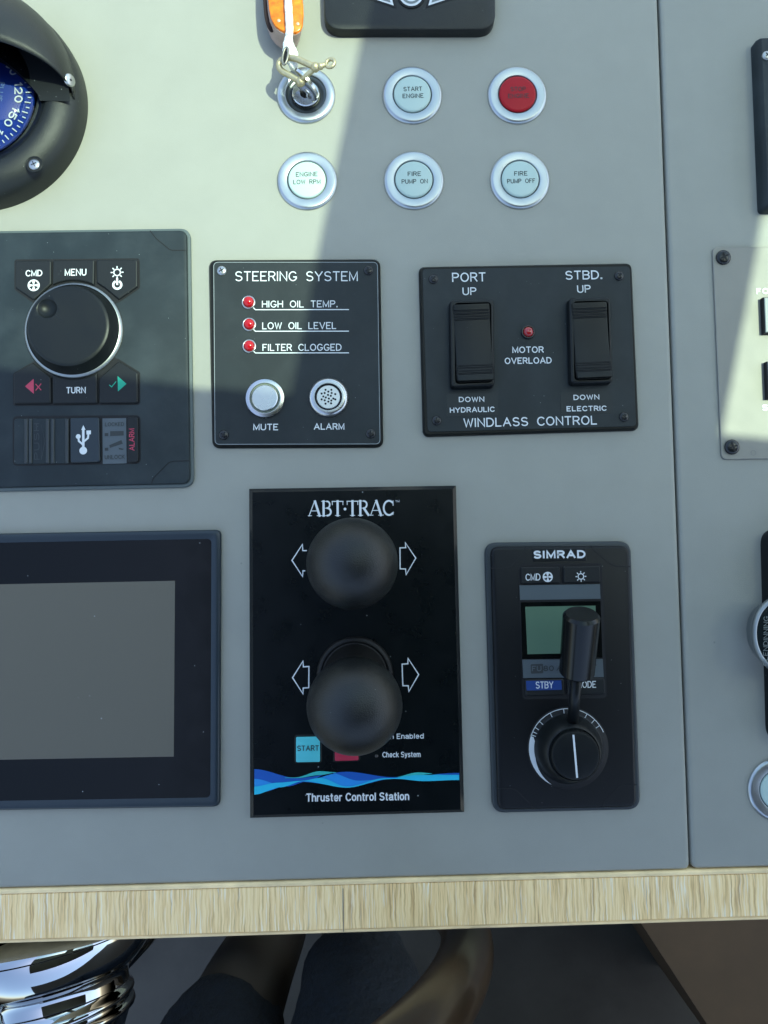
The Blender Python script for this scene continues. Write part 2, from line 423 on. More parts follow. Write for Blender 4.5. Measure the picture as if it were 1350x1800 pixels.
def screw(th, px, py, z, r, m=None, name='screw', ang=20, dz=4., slot=None):
    mb = MB(); c = th.L(px, py, z); mb.lathe(c, [(r, -1), (r, dz * .3), (r * .9, dz * .65), (r * .62, dz * .93), (r * .3, dz), (.4, dz)], 28)
    mb.mi = 1
    for k in range(2):
        a = math.radians(ang + 90 * k); d = Vector((math.cos(a), math.sin(a))); 
        mb.stroke([(c.x - d.x * r * .5, c.y - d.y * r * .5), (c.x + d.x * r * .5, c.y + d.y * r * .5)], r * .22, c.z + dz * 1.02 + .08 * k)
    return th.part(name, mb, [m or M_screw, slot or M_gap])

# ------------------------------------------------------------------ setting
mb = MB(); mb.flat([(-2600, -3000), (3400, -3000), (3400, 400), (-2600, 400)], -2500)
fl = obj('floor', mb, floor_mat()); fl['kind'] = 'structure'

# the sun comes through the windscreen: header edge and one broad pillar above the console cast the shade
HZ = 3200.0
def up(px, py): 
    g = P(px, py); return (g.x + SUN.x / SUN.z * HZ, g.y + SUN.y / SUN.z * HZ)
hdrL = up(-1800, 489); hdrR = up(4600, 1064)
pilL = (up(655, 70), up(530, 690)); pilR = (up(1343, 372), up(1266, 768))
def ext(a, b, y):
    t = (y - a[1]) / (b[1] - a[1]); return (a[0] + (b[0] - a[0]) * t, y)
hd = lambda x: hdrL[1] + (hdrR[1] - hdrL[1]) * (x - hdrL[0]) / (hdrR[0] - hdrL[0])
roof = bpy.data.objects.new('cabin_roof', None); COL.objects.link(roof); roof.location = (0, 0, HZ * U)
roof['label'] = 'grey cabin roof edge with windscreen pillar above the console'; roof['category'] = 'cabin roof'
mb = MB(); YF = 6200
a0 = ext(*pilL, hd(pilL[1][0]) ); b0 = ext(*pilR, hd(pilR[1][0]))
a1 = ext(*pilL, YF); b1 = ext(*pilR, YF)
mb.loft(ccw([hdrL, (hdrL[0], -3000), (hdrR[0], -3000), hdrR]), [(0, 0), (0, 60)], cap0=True)
obj('headliner', mb, M_roof, roof)
mb = MB(); mb.loft(ccw([(a0[0], a0[1] + 1), (b0[0], b0[1] + 1), b1, a1]), [(0, 2), (0, 50)], cap0=True)
obj('pillar', mb, M_roof, roof)
mb = MB(); mb.loft(ccw([(hdrL[0], -3100), (hdrL[0], -3000.5), (hdrR[0], -3000.5), (hdrR[0], -3100)]), [(0, -2500 - HZ), (0, 1100 - HZ)], cap0=True)
obj('added_aft_wall', mb, mat('added_wall_dark', (.06, .05, .04), .6), roof)  # unseen wall, added to keep low sky light off the floor
mb = MB(); mb.loft(ccw([(-2300, -2990), (-2200, -2990), (-2200, 300), (-2300, 300)]), [(0, -2500 - HZ), (0, -40 - HZ)], cap0=True)
obj('added_side_wall', mb, MATS['added_wall_dark'], roof)  # unseen wall, added to cut low light on legs and hub
for (x0, x1) in ((hdrL[0], None), (None, hdrR[0])):
    mb = MB()
    if x1 is None: q = [(x0, hd(x0) + 2), (a0[0] - 2, a0[1] + 2), (a1[0] - 2, a1[1]), (x0, YF)]
    else: q = [(b0[0] + 2, b0[1] + 2), (x1, hd(x1) + 2), (x1, YF), (b1[0] + 2, b1[1])]
    mb.flat(ccw(q), 25); obj('window_pane', mb, M_tint, roof)

# ------------------------------------------------------------------ console
con = bpy.data.objects.new('helm_console', None); COL.objects.link(con)
con['label'] = 'grey vinyl covered helm console with a pale oak front edge'; con['category'] = 'console'
yb = lambda px: 1567 - 37 * px / 1350 - 5          # lower edge of the vinyl in the photo
s0, s1 = (1158 - 1.5, 0), (1215 - 1.5, 1530)
seam = lambda py: 1158 + 57 * py / 1530
def xy(px, py, z=0): return tuple(P(px, py, z)[:2])
mb = MB(); q = rpoly([xy(-900, -1100), xy(seam(-1100) - 2, -1100), xy(seam(1529) - 2, yb(1213)), xy(-900, yb(-900))], 12, 5)
mb.loft(ccw(q), [(0, -30), (0, -5), (1.0, -2.2), (3, -.6), (6, 0)], smooth=True)
obj('panel', mb, M_vinyl, con, 40)
mb = MB(); q = rpoly([xy(seam(-1100) + 2, -1100), xy(2300, -1100), xy(2300, yb(2300)), xy(seam(1529) + 2, yb(1217))], 12, 5)
mb.loft(ccw(q), [(0, -30), (0, -6), (1.5, -2.8), (4, -.8), (8, 0)], smooth=True)
obj('panel', mb, M_vinyl, con, 40)
mb = MB(); q = [xy(-900, -1100), xy(2300, -1100), xy(2300, yb(2300) + 2), xy(-900, yb(-900) + 2)]
mb.loft(ccw(q), [(0, -90), (0, -31)], cap0=True); obj('base_board', mb, M_gap, con)
# oak edge: veneered strip between two thin lippings
wb = lambda px: 1660 - 42 * px / 1350
def strip(d0, d1, z0, z1, r):
    mb = MB(); q = ccw([xy(-900, d0(-900), z1), xy(2300, d0(2300), z1), xy(2300, d1(2300), z1), xy(-900, d1(-900), z1)])
    mb.loft(q, [(0, z0), (0, z1 - r), (r * .4, z1 - r * .3), (r, z1)], cap0=True, smooth=True); return mb
we = obj('wood_edge', strip(lambda x: yb(x) + 11 , lambda x: wb(x) - 8, -130, 2, .6), M_oak, con)
obj('lipping', strip(lambda x: yb(x) + 3, lambda x: yb(x) + 10.6, -130, 3, 2), M_lip, we)
obj('lipping', strip(lambda x: wb(x) - 7.6, lambda x: wb(x), -130, 1, 4), M_lip, we)
mb = MB(); mb.stroke([P(603, 1561)[:2], P(604, 1636)[:2]], 1.6, 2.3); obj('joint', mb, mat('wood_joint', (.30, .24, .16), .8), we)

# ------------------------------------------------------------------ push buttons
def push_button(label, px, py, capm, lines, group='engine and fire pump push buttons', tm=None):
    t = Thing('push_button', label, 'button', px, py, 1.0, group=group)
    mb = MB(); mb.lathe((0, 0, 0), [(54.5, 0), (54.5, 1.0), (53.8, 2.6), (51.5, 4.6), (49.6, 5.4), (48.8, 5.5), (37.2, 5.2), (36.2, 4.9), (35.4, 3.6), (35.2, 1)], 72, cap1=False)
    t.part('bezel_ring', mb, M_alu, 50)
    mb = MB(); mb.lathe((0, 0, 0), [(35.2, 2.0), (33.6, 2.0)], 48, cap1=False); t.part('gap_ring', mb, M_gasket)
    mb = MB(); mb.lathe((0, 0, 0), [(33.6, .5), (33.6, 5.0), (32.4, 6.4), (30, 7), (1, 7)], 64); cp = t.part('cap', mb, capm, 50)
    class _T: pass
    tt = _T(); tt.L = lambda x, y, z: Vector((x, y, z)); tt.part = t.part
    for s, dx, dy, ww in lines: write(tt, s, (dx - ww / 2, dy), (dx + ww / 2, dy), 8.4, 7.3, 1.15, tm or M_dark, cp)
    return t
push_button('pale grey START ENGINE button in satin ring', 724.5, 168.5, M_cap, [('START', 1, 4, 33), ('ENGINE', 1, -9, 37)])
push_button('red STOP ENGINE button in satin ring', 908.8, 168.5, M_redcap, [('STOP', 1, 4, 27), ('ENGINE', 1, -9, 37)])
push_button('white ENGINE LOW RPM button half in sunlight', 540, 318.7, M_cap, [('ENGINE', 0, 5, 38), ('LOW RPM', 0, -9, 48)])
push_button('white FIRE PUMP ON button in the shade', 727.3, 318, M_cap, [('FIRE', 1, 5, 23), ('PUMP ON', 1, -9, 46)])
push_button('white FIRE PUMP OFF button below the red one', 913.5, 317.3, M_cap, [('FIRE', 1, 5, 23), ('PUMP OFF', 1, -9, 50)])
push_button('white button cut by the right edge, near the oak strip', 1368, 1388, M_cap, [])

# ------------------------------------------------------------------ ignition switch, key, shackle and block
t = Thing('ignition_switch', 'round ignition key switch in a satin ring with key inserted', 'key switch', 538, 168.5)
mb = MB(); mb.lathe((0, 0, 0), [(53.5, 0), (53.5, 1.2), (52.5, 3.5), (50, 5.6), (47.5, 6.4), (38, 6.4), (37, 5.5), (36.6, 2)], 72, cap1=False); t.part('bezel_ring', mb, M_alu, 50)
mb = MB(); mb.lathe((0, 0, 0), [(36.6, 3), (26, 3), (25.8, 1.5)], 48, cap1=False); t.part('inner_ring', mb, mat('dark_metal_recess', (.10, .11, .11), .3, metal=1))
mb = MB(); mb.lathe((0, 0, 0), [(24.5, 1), (24.5, 7.5), (23, 9), (10.5, 9), (9.5, 7.5), (9, 2)], 48, cap1=False)
mb.mi = 1; mb.lathe((0, 0, 0), [(9.2, 3.2), (.5, 3.2)], 24); t.part('lock_cylinder', mb, [M_keysteel, M_gap], 40)

t = Thing('ignition_key', 'silver round-headed key standing in the ignition switch', 'key', 540, 168, z=3)
d1 = P(553, 176, 14); d0 = P(518, 121, 62)
ax = (d1 - d0).normalized(); vw = (Vector((0, 0, CAMH)) - (d0 + d1) / 2).normalized(); vp = (vw - ax * vw.dot(ax)).normalized(); sd = ax.cross(vp)
if sd.x > 0: sd = -sd
nn = (vp * .36 + sd * .93).normalized(); bb = nn.cross(ax)
Mk = Matrix((ax, bb, nn)).transposed()
c = (d0 + d1) / 2 - t.w; R0 = (d1 - d0).length / 2
mb = MB()
prof = [(.26, -2.4), (.28, -3.2), (.92, -3.2), (1, -2.4), (1, 2.4), (.92, 3.2), (.28, 3.2), (.26, 2.4), (.26, -2.4)]
rs = []
for r, z in prof:
    ring = []
    for i in range(48):
        a = 2 * PI * i / 48; x = R0 * r * math.cos(a); y = R0 * .95 * r * math.sin(a)
        if r < .5: x += R0 * .45
        ring.append(Mk @ Vector((x, y, z)) + c)
    rs.append(ring)
mb.rings(rs, False, False); t.part('bow', mb, M_keysteel, 45)
mb = MB(); mb.tube([P(545, 168, 24) - t.w, P(540.5, 169, 3) - t.w], 5, 8); t.part('blade', mb, M_keysteel)

t = Thing('shackle', 'weathered brass shackle joining key and rope eye', 'shackle', 530, 150, z=10)
def TL(px, py, z): return P(px, py, z) - t.w
def smooth(pts, n=5):
    pts = [Vector(p) for p in pts]; out = []
    for i in range(len(pts) - 1):
        p0 = pts[max(i - 1, 0)]; p1 = pts[i]; p2 = pts[i + 1]; p3 = pts[min(i + 2, len(pts) - 1)]
        for k in range(n):
            s = k / n; out.append(.5 * ((2 * p1) + (p2 - p0) * s + (2 * p0 - 5 * p1 + 4 * p2 - p3) * s * s + (3 * p1 - p0 - 3 * p2 + p3) * s ** 3))
    out.append(pts[-1]); return out
mb = MB(); mb.tube(smooth([TL(524, 141, 58), TL(510, 133, 58), TL(496, 125, 56), TL(490.5, 117, 55), TL(492, 109, 56), TL(500, 103.5, 60), TL(512, 102, 64), TL(524, 105, 68), TL(540, 112, 72), TL(551, 117, 74)], 6), 5.2, 14)
mb.ball(TL(528, 144, 57), 8.2, sx=1.05, sy=1.0); mb.ball(TL(554, 118.5, 75), 8.0); t.part('bow', mb, M_brass)
mb = MB(); mb.tube([TL(522, 147, 57), TL(553, 121, 74), TL(565.5, 115.5, 78), TL(572.5, 113.6, 79)], [4.4, 4.4, 4.2, 3.6], 14)
mb.ball(TL(563.5, 116.6, 78), 5.6)
rc = TL(580.5, 111.2, 79.5); rx = Vector((.9, .30, .2)).normalized(); ry = Vector((-.25, .92, -.1)); ry = (ry - rx * ry.dot(rx)).normalized()
mb.tube([rc + rx * 7.6 * math.cos(2 * PI * k / 28) + ry * 7.2 * math.sin(2 * PI * k / 28) for k in range(28)], 3.2, 10, closed=True)
t.part('pin', mb, M_brass)

t = Thing('pulley_block', 'small orange varnished wooden pulley block with white rope strop', 'pulley block', 505, 20, z=0)
def TL(px, py, z): return P(px, py, z) - t.w
top = [(471, -90), (470, -40), (471.5, 0), (473, 16), (476, 33), (483, 46), (492, 53), (501, 57.5), (512, 59.5), (521, 59), (528, 54), (532, 46), (533.5, 28), (533, 10), (531, -10), (526, -60), (520, -90)]
bot = [(464, -60), (463, -20), (464.5, 5), (466, 28), (470, 50), (477, 68), (485, 78), (493, 84), (503, 87), (513, 87), (521, 82), (527, 70), (530, 56), (531, 34), (530, 14), (524, -30), (516, -60)]
def lerp(a, b, s): return [(p[0] * (1 - s) + q[0] * s, p[1] * (1 - s) + q[1] * s) for p, q in zip(a, b)]
def ringz(o, z): 
    r = [tuple(TL(x, y, z)) for x, y in o]; return list(reversed(r))
mb = MB(); rs = [ringz(bot, 12), ringz(lerp(bot, top, .18), 20), ringz(lerp(bot, top, .55), 38), ringz(lerp(bot, top, .9), 56)]
mb.rings(rs, True, True); t.part('shell', mb, M_palewood, 40)
mb = MB(); q = [tuple(TL(x, y, 58)[:2]) for x, y in top]; mb.loft(ccw(q), [(0, 56.1), (0, 58.5), (.8, 60.4), (2, 61)]); t.part('cheek', mb, M_orange, 30)
# mortise seen on the left side, pins
mb = MB()
sl = [lerp([(467.2, -60)], [(473.5, -60)], .5)[0]]
mort = smooth([TL(466.0, -50, 40), TL(466.3, -10, 40), TL(467.6, 10, 40), TL(469.5, 30, 40), TL(473.2, 44, 40), TL(478.5, 56.0, 40)], 4)
mb.tube(mort, [4.6] * (len(mort) - 3) + [4.2, 3.2, 1.6], 10); t.part('mortise', mb, mat('dark_mortise', (.03, .012, .008), .8))
for (x, y) in ((490.3, 36.5), (523.3, 42)):
    mb = MB(); mb.lathe(TL(x, y, 61), [(3.1, -.3), (3, .6), (2, 1.2), (.3, 1.3)], 16); t.part('pin', mb, mat('pin_brass', (.8, .68, .42), .35, metal=.6))
mb = MB()
rp = smooth([TL(504, -100, 67), TL(505.5, -40, 67), TL(506.5, 0, 67), TL(508, 30, 67), TL(509, 52, 66), TL(508, 64, 62), TL(507, 76, 58), TL(509, 90, 56), TL(513, 104, 56), TL(516, 116, 52), TL(519, 128, 40)], 5)
nr = len(rp); rad = []
for i in range(nr):
    s = i / (nr - 1); rad.append(6.6 if s < .52 else (6.6 + (s - .52) / .22 * 7.0 if s < .74 else 13.6 - (s - .74) / .26 * 9.5))
rad = [r * (1 + .05 * math.sin(i * 1.7)) for i, r in enumerate(rad)]
mb.tube(rp, rad, 20, zs=.9); t.part('rope', mb, M_rope)
mb = MB(); ce = TL(501.6, 98.5, 68); ex = Vector((.16, 1, .05)).normalized(); ey = Vector((1, -.10, .25)).normalized()
mb.tube([ce + ex * 15 * math.cos(2 * PI * k / 28) + ey * 4.8 * math.sin(2 * PI * k / 28) for k in range(28)], 2.0, 10, closed=True)
mb.mi = 1; mb.f([mb.v(ce - Vector((0, 0, 1.5)) + ex * 14 * math.cos(2 * PI * k / 28) + ey * 4.4 * math.sin(2 * PI * k / 28)) for k in range(28)])
t.part('thimble', mb, [mat('dull_thimble', (.30, .28, .24), .4, metal=.7), M_gap])

# ------------------------------------------------------------------ winged-emblem box at the top
t = Thing('control_box', 'black grained box with a winged round emblem, at the top', 'control box', 718, -60, 0)
mb = MB(); q = rpoly(t.q([(565, -190), (571, 66), (868, 66), (868, -190)], 0), 34, 10)
mb.loft(q, [(0, 0), (.3, 16), (1.5, 19), (4, 20.2)], smooth=True); t.part('housing', mb, M_grain, 40)
Z = 20.8
mb = MB()
for sgn in (-1, 1):
    X = lambda x: 722.5 + sgn * (x - 722.5)
    mb.mi = 1; mb.flat(ccw(t.q([(X(697), 14.5), (X(639), -4), (X(600), -60), (X(684), -40)], Z)), Z)
    mb.mi = 0; mb.flat(ccw(t.q([(X(692), 10.0), (X(651), -3.6), (X(618), -52), (X(680), -36)], Z)), Z + .5)
    mb.mi = 2; mb.flat(ccw(t.q([(X(686.5), 5.2), (X(662), -3.0), (X(640), -40), (X(677), -30)], Z)), Z + 1)
cc = t.L(722.5, -8, Z)
for k, (r, mi) in enumerate(((25, 1), (21.5, 0), (17.5, 2), (13.5, 0), (10, 2))):
    mb.mi = mi; mb.disc(cc, r, Z + 1.5 + .4 * k, 48)
t.part('emblem', mb, [M_white, M_gap, mat('emblem_grey', (.20, .23, .23), .45)])

# ------------------------------------------------------------------ compass
t = Thing('compass', 'large round black compass with hood and blue card', 'compass', -35, 190)
mb = MB(); mb.lathe((0, 0, 0), [(193, 0), (193, 10), (191.5, 25), (189, 34), (182, 44), (170, 52), (158, 56), (148, 56), (143, 54)], 120, cap1=False); bz = t.part('bezel', mb, M_grain, 60)
mb = MB(); mb.lathe((0, 0, 0), [(143, 53.8), (141, 53.4), (128, 44), (126, 38)], 120, cap1=False); t.part('inner_ring', mb, M_black, 60)
mb = MB(); mb.lathe((0, 0, 0), [(126.5, 42), (119, 37), (116, 24)], 96, cap1=False); t.part('flange', mb, M_greyring, 60)
mb = MB(); mb.lathe((0, 0, 0), [(117, 10), (1, 10)], 64); t.part('bowl', mb, M_gap)
mb = MB(); mb.lathe((0, 0, 0), [(114, 34), (114, 38), (60, 39.6), (1, 40)], 96); card = t.part('card', mb, M_dial, 40)
mb = MB(); zc = 40.6
class _T: pass
idt = _T(); idt.L = lambda x, y, z: Vector((x, y, z))
def polar(r, a): return (r * math.cos(math.radians(a)), r * math.sin(math.radians(a)))
for i in range(72):
    a = 5 * i + 1; r1 = 110; r0 = 101 if i % 2 == 0 else 105
    mb.stroke([polar(r0, a), polar(r1, a)], 2.0, zc)
for s, a in (('120', 1), ('150', -29), ('180', -59), ('210', -89), ('90', 31), ('60', 61)):
    h = 14.5; r = 81; wd = 11.5 * len(s); pa = polar(r, a); e = (math.sin(math.radians(a)), -math.cos(math.radians(a)))
    put_text(mb, idt, s, (pa[0] - e[0] * wd / 2, pa[1] - e[1] * wd / 2), (pa[0] + e[0] * wd / 2, pa[1] + e[1] * wd / 2), h, zc, bold=.02)
t.part('numerals', mb, mat('card_white', (.50, .54, .58), .5), parent=card)
mb = MB(); mb.mi = 0
put_text(mb, idt, 'PLUS', (56, 20), (52, -14), 8, 40.8); t.part('lettering', mb, mat('faint_lettering', (.16, .25, .42), .5), parent=card)
mb = MB(); mb.lathe((0, 0, 0), [(127, 44), (120, 56), (104, 66), (80, 74), (48, 80), (1, 82)], 64); t.part('glass', mb, M_glass, 60)
mb = MB(); c = t.L(60, 289, 52.5)
mb.lathe(c, [(14.6, -1), (14.6, .5), (13.4, .9), (12.6, .3), (12.4, -1)], 28, cap1=False); mb.mi = 1; mb.lathe(c, [(12.4, .0), (8.5, .0)], 24, cap1=False)
mb.mi = 2; mb.lathe(c, [(9.6, -1), (9.4, .9), (7, 1.9), (.4, 2.3)], 24); mb.mi = 1; mb.stroke([(c.x - 4, c.y - 2), (c.x + 4, c.y + 2)], 1.6, c.z + 2.5); mb.stroke([(c.x - 2, c.y + 4), (c.x + 2, c.y - 4)], 1.6, c.z + 2.6); obj('screw', mb, [M_black, M_gap, M_zinc], bz)
# hood
mb = MB(); rs = []; nT, nS = 64, 14
for j in range(nS + 1):
    s = PI / 2 * j / nS; ring = []
    for i in range(nT + 1):
        a = PI * i / nT - .06 * math.cos(PI * i / nT); th_ = PI * i / nT
        B = Vector((186.5 * math.cos(a), 186.5 * math.sin(a), 40))
        E = Vector((184.5 * math.cos(th_), -2 + 36 * math.sin(th_) ** 1.2, 47 + 98 * math.sin(th_) ** .75))
        ring.append((B.x + (E.x - B.x) * (1 - math.cos(s)), B.y + (E.y - B.y) * (1 - math.cos(s)), B.z + (E.z - B.z) * math.sin(s)))
    rs.append(ring)
mb.rings(rs, False, False, closed=False)
hood = t.part('hood', mb, M_grain); 
for p in hood.data.polygons: p.use_smooth = True
so = hood.modifiers.new('thick', 'SOLIDIFY'); so.thickness = 2.5 * U; so.offset = -1
pb = [(70, 177), (66, 165), (50, 146), (30, 125), (0, 101), (-30, 87), (-52, 84), (-74, 87), (-104, 101), (-134, 125), (-154, 146), (-172, 165), (-178, 172)]
pa = [t.L(x, y, 58) for x, y in pb]; po = []
for i in range(len(pa)):
    a = math.radians(-7 + 194 * i / (len(pa) - 1)); po.append(Vector(((181 if 0 < i < len(pa) - 1 else 185) * math.cos(a), 181 * math.sin(a) - 2, 58.5 - (4 if i in (0, len(pa) - 1) else 0))))
dn = [p + Vector((0, 0, -22)) for p in pa]
mb = MB(); mb.rings([dn, pa, po], False, False, closed=False); t.part('hood_lining', mb, mat('dusty_black_lining', (.008, .010, .011), .5, spec=.3, dust=.25, dscale=700), 30)
mb = MB(); c = Vector((186.5, 8, 63)); Mr = Vector((.86, -.18, .5)).to_track_quat('Z', 'Y').to_matrix()
mb.lathe(c, [(10, -3), (10, 1), (8, 2), (.5, 2.4)], 24, Mr); mb.mi = 1
mb.lathe(c, [(2.4, 2.6), (.4, 2.7)], 4, Mr); obj('screw', mb, [M_zinc, M_gap], hood)

# ------------------------------------------------------------------ autopilot head (left)
t = Thing('autopilot_control', 'wide black autopilot head with round knob, keys and usb cover', 'autopilot control', 133, 632, .9)
C = lambda pts: [(x / 3.75, 390 + y / 3.75) for x, y in pts]
mb = MB(); q = rpoly(t.q([(-72, 409), (336, 403.5), (342, 857), (-77, 866)], 0), 20, 8); mb.loft(q, [(0, 0), (0, 4), (1, 5.5), (4, 6)]); t.part('gasket', mb, M_gasket, 40)
mb = MB(); q = rpoly(t.q([(-66, 411), (329, 405.5), (335, 850.5), (-70, 859)], 8), 15, 8); mb.loft(q, [(0, 6.1), (0, 9), (1.5, 11.4), (4, 12)]); hs = t.part('housing', mb, M_body, 40)
Z = 12.3
for pts in (C([(990, 60), (1030, 110), (1115, 180), (1135, 187), (1222, 187)]), C([(1245, 1575), (1150, 1577), (1115, 1585), (1010, 1690), (1000, 1722)]), [(-20, 422), (-36, 440), (-66, 441)], [(-20, 849), (-38, 826), (-68, 826)]):
    mb = MB(); mb.stroke(t.q(pts, Z), 1.6, Z); t.part('corner_seam', mb, M_gap, parent=hs)
# recess below keys
mb = MB()
mb.flat(rpoly(t.q(C([(95, 248), (920, 240), (924, 436), (786, 530), (500, 620), (226, 540), (95, 446)]), Z), [5] * 7, 4), Z)
mb.flat(rpoly(t.q(C([(86, 1000), (224, 918), (500, 800), (786, 906), (924, 992), (924, 1206), (86, 1214)]), Z), [5] * 7, 4), Z)
mb.flat(rpoly(t.q(C([(84, 1280), (925, 1274), (928, 1594), (84, 1610)]), Z), 9, 5), Z)
t.part('key_recess', mb, M_gap)
kc = t.L(488 / 3.75, 390 + 715 / 3.75, Z)
def key(pts, r=4, h=4.2, m=M_key, name='key'):
    mb = MB(); q0 = t.q(C(pts), Z); rl = r
    if area(q0) < 0: q0 = q0[::-1]; rl = r[::-1] if hasattr(r, '__len__') else r
    rs = [[(x, y, zz) for x, y in rpoly(inset(q0, .9 + i), rl, 4)] for i, zz in ((0, Z + .1), (0, Z + h - 1.8), (1.1, Z + h - .45), (2.2, Z + h))]
    mb.rings(rs, False, True, True, False); return t.part(name, mb, m), q0
def arcp(a0, a1, r=322, n=6):   # arc round the knob, crop coordinates, degrees measured clockwise from east
    return [(488 + r * math.cos(math.radians(a0 + (a1 - a0) * i / n)), 715 + r * math.sin(math.radians(a0 + (a1 - a0) * i / n))) for i in range(n + 1)]
key([(104, 258), (348, 255), (348, 415), (228, 524), (104, 440)], 3.2)
key([(352, 255), (632, 252)] + arcp(-64.2, -115.8), [2, 2] + [0] * 7)
key([(636, 252), (914, 250), (914, 432), (786, 520), (690, 440), (640, 408)], 3)
key([(92, 1004), (224, 928), (344, 1028), (346, 1202), (92, 1206)], 3.2)
key([(350, 1205)] + arcp(115.6, 60.2) + [(651, 1202)], [2] + [0] * 7 + [2])
key([(656, 1202), (656, 1032), (786, 916), (916, 998), (916, 1200)], 3.2)
ZT = Z + 4.4
write(t, 'CMD', C([(172, 360)])[0], C([(276, 358)])[0], 11.5, ZT, 1.8)
write(t, 'MENU', C([(430, 356)])[0], C([(566, 354)])[0], 12.5, ZT, 1.9)
write(t, 'TURN', C([(440, 1132)])[0], C([(562, 1130)])[0], 11.5, ZT, 1.8)
# wheel, lamp and power icons
def icon_fan(c, r, th, z, mbx):
    mbx.mi = 0; mbx.disc(c, r, z, 32); mbx.mi = 1
    for k in range(4):
        a = math.radians(45 + 90 * k + 0); 
        mbx.flat(ccw([(c[0] + r * .12 * math.cos(a), c[1] + r * .12 * math.sin(a)), (c[0] + r * .80 * math.cos(a - .42), c[1] + r * .80 * math.sin(a - .42)), (c[0] + r * .80 * math.cos(a + .42), c[1] + r * .80 * math.sin(a + .42))]), z + .3)
def icon_sun(c, r, z, mbx, w_=2):
    mbx.mi = 0; mbx.stroke(circ(c, r * .55, n=24), w_, z)
    for k in range(8):
        a = PI / 4 * k; mbx.stroke([(c[0] + r * .78 * math.cos(a), c[1] + r * .78 * math.sin(a)), (c[0] + r * math.cos(a), c[1] + r * math.sin(a))], w_, z + .1)
mb = MB(); icon_fan(t.L(*C([(222, 418)])[0], ZT), 10.5, t, ZT, mb); t.part('icon', mb, [M_white, M_key])
mb = MB(); icon_sun(t.L(*C([(772, 333)])[0], ZT), 10.5, ZT, mb)
c = t.L(*C([(773, 415)])[0], ZT); mb.mi = 0; mb.stroke(circ(c, 7, math.radians(125), math.radians(415), 24), 3.8, ZT); mb.stroke([(c.x, c.y + 1), (c.x, c.y + 11)], 3.4, ZT + .2)
t.part('icon', mb, [M_white, M_key])
# usb trident
mb = MB()
zu = Z + 5.4
def up_(x, y): return t.L(*C([(x, y)])[0], zu)[:2]
mb.stroke([up_(549, 1500), up_(549, 1360)], 4.2, zu); mb.flat(ccw([up_(536, 1372), up_(564, 1370), up_(549, 1340)]), zu + .1)
mb.disc(up_(549, 1508), 6.6, zu + .2, 24); mb.stroke([up_(549, 1470), up_(520, 1445), up_(517, 1418)], 3.2, zu + .3); mb.disc(up_(516, 1415), 4.2, zu + .1, 20)
mb.stroke([up_(551, 1450), up_(580, 1425), up_(584, 1390)], 3.2, zu + .15)
q = [up_(570, 1376), up_(600, 1375), up_(600, 1400), up_(571, 1402)]; mb.flat(ccw(q), zu + .35)
t.part('icon', mb, M_white)
mb = MB(); mb.flat(ccw(t.q(C([(222, 1034), (165, 1084), (223, 1134)]), ZT)), ZT); 
mb.stroke(t.q(C([(236, 1070), (270, 1108)]), ZT), 1.6, ZT); mb.stroke(t.q(C([(270, 1068), (236, 1110)]), ZT), 1.6, ZT + .1); t.part('red_marks', mb, M_red)
write(t, 'ALARM', C([(888, 1505)])[0], C([(886, 1364)])[0], 9.5, Z + 4.2, 1.4, M_red)
mb = MB(); mb.flat(ccw(t.q(C([(775, 1016), (834, 1068), (777, 1118)]), ZT)), ZT); mb.stroke(t.q(C([(722, 1076), (736, 1088), (764, 1054)]), ZT), 1.6, ZT); t.part('green_marks', mb, M_green)
# slider, usb cover, lock marks
def blk(pts, z0, z1, r, m, name):
    mb = MB(); q = rpoly(t.q(C(pts), Z), r, 4); mb.loft(q, [(0, z0), (0, z1 - 1), (1, z1)]); return t.part(name, mb, m, 35)
blk([(94, 1298), (452, 1294), (455, 1592), (94, 1600)], Z + .2, Z + 1.6, 6, M_body, 'slider')
mb = MB()
for x in (178, 205, 318, 352, 446): 
    q = t.q(C([(x - 11, 1300), (x + 11, 1300), (x + 11, 1592), (x - 11, 1594)]), Z); mb.loft(ccw(q), [(0, Z + 1.5), (0, Z + 3), (1.6, Z + 4.2)])
t.part('slider_rib', mb, mat('slider_rib_highlight', (.030, .038, .042), .4))  # lighter colour paints highlights onto the raised ribs
blk([(470, 1296), (658, 1292), (664, 1584), (472, 1590)], Z + .2, Z + 5, 4, mat('usb_cover_plastic', (.014, .026, .034), .42), 'usb_cover')
mb = MB(); mb.flat(rpoly(t.q(C([(676, 1296), (832, 1294), (836, 1592), (678, 1596)]), Z), .5, 2), Z + .5); t.part('lock_plate', mb, M_band)
blk([(842, 1290), (912, 1290), (915, 1584), (845, 1590)], Z + .2, Z + 3.8, 4, M_key, 'alarm_key')
mb = MB(); z1 = Z + .9
put_text(mb, t, 'LOCKED', C([(694, 1348)])[0], C([(816, 1346)])[0], 7, z1, bold=.01); put_text(mb, t, 'UNLOCK', C([(692, 1565)])[0], C([(820, 1563)])[0], 7.5, z1, bold=.01)
for pts in ([(690, 1392), (714, 1392), (714, 1412), (690, 1412)], [(726, 1380), (815, 1378), (815, 1408), (726, 1412)], [(690, 1490), (714, 1488), (714, 1508), (690, 1508)], [(720, 1472), (800, 1438), (810, 1462), (724, 1490)], [(780, 1488), (818, 1496), (808, 1504), (786, 1500)]):
    mb.flat(ccw(t.q(C(pts), z1)), z1)
t.part('lock_marks', mb, M_dark)
mb = MB(); z1 = Z + 1.9
put_text(mb, t, 'PUSH', C([(262, 1564)])[0], C([(258, 1330)])[0], 9.5, z1, bold=.01)
mb.stroke(t.q(C([(272, 1570), (272, 1335), (296, 1448), (272, 1570)]), z1), .9, z1)
t.part('push_marks', mb, mat('painted_emboss_light', (.035, .042, .046), .5))  # flat strokes, lighter colour painted in for light on embossed letters
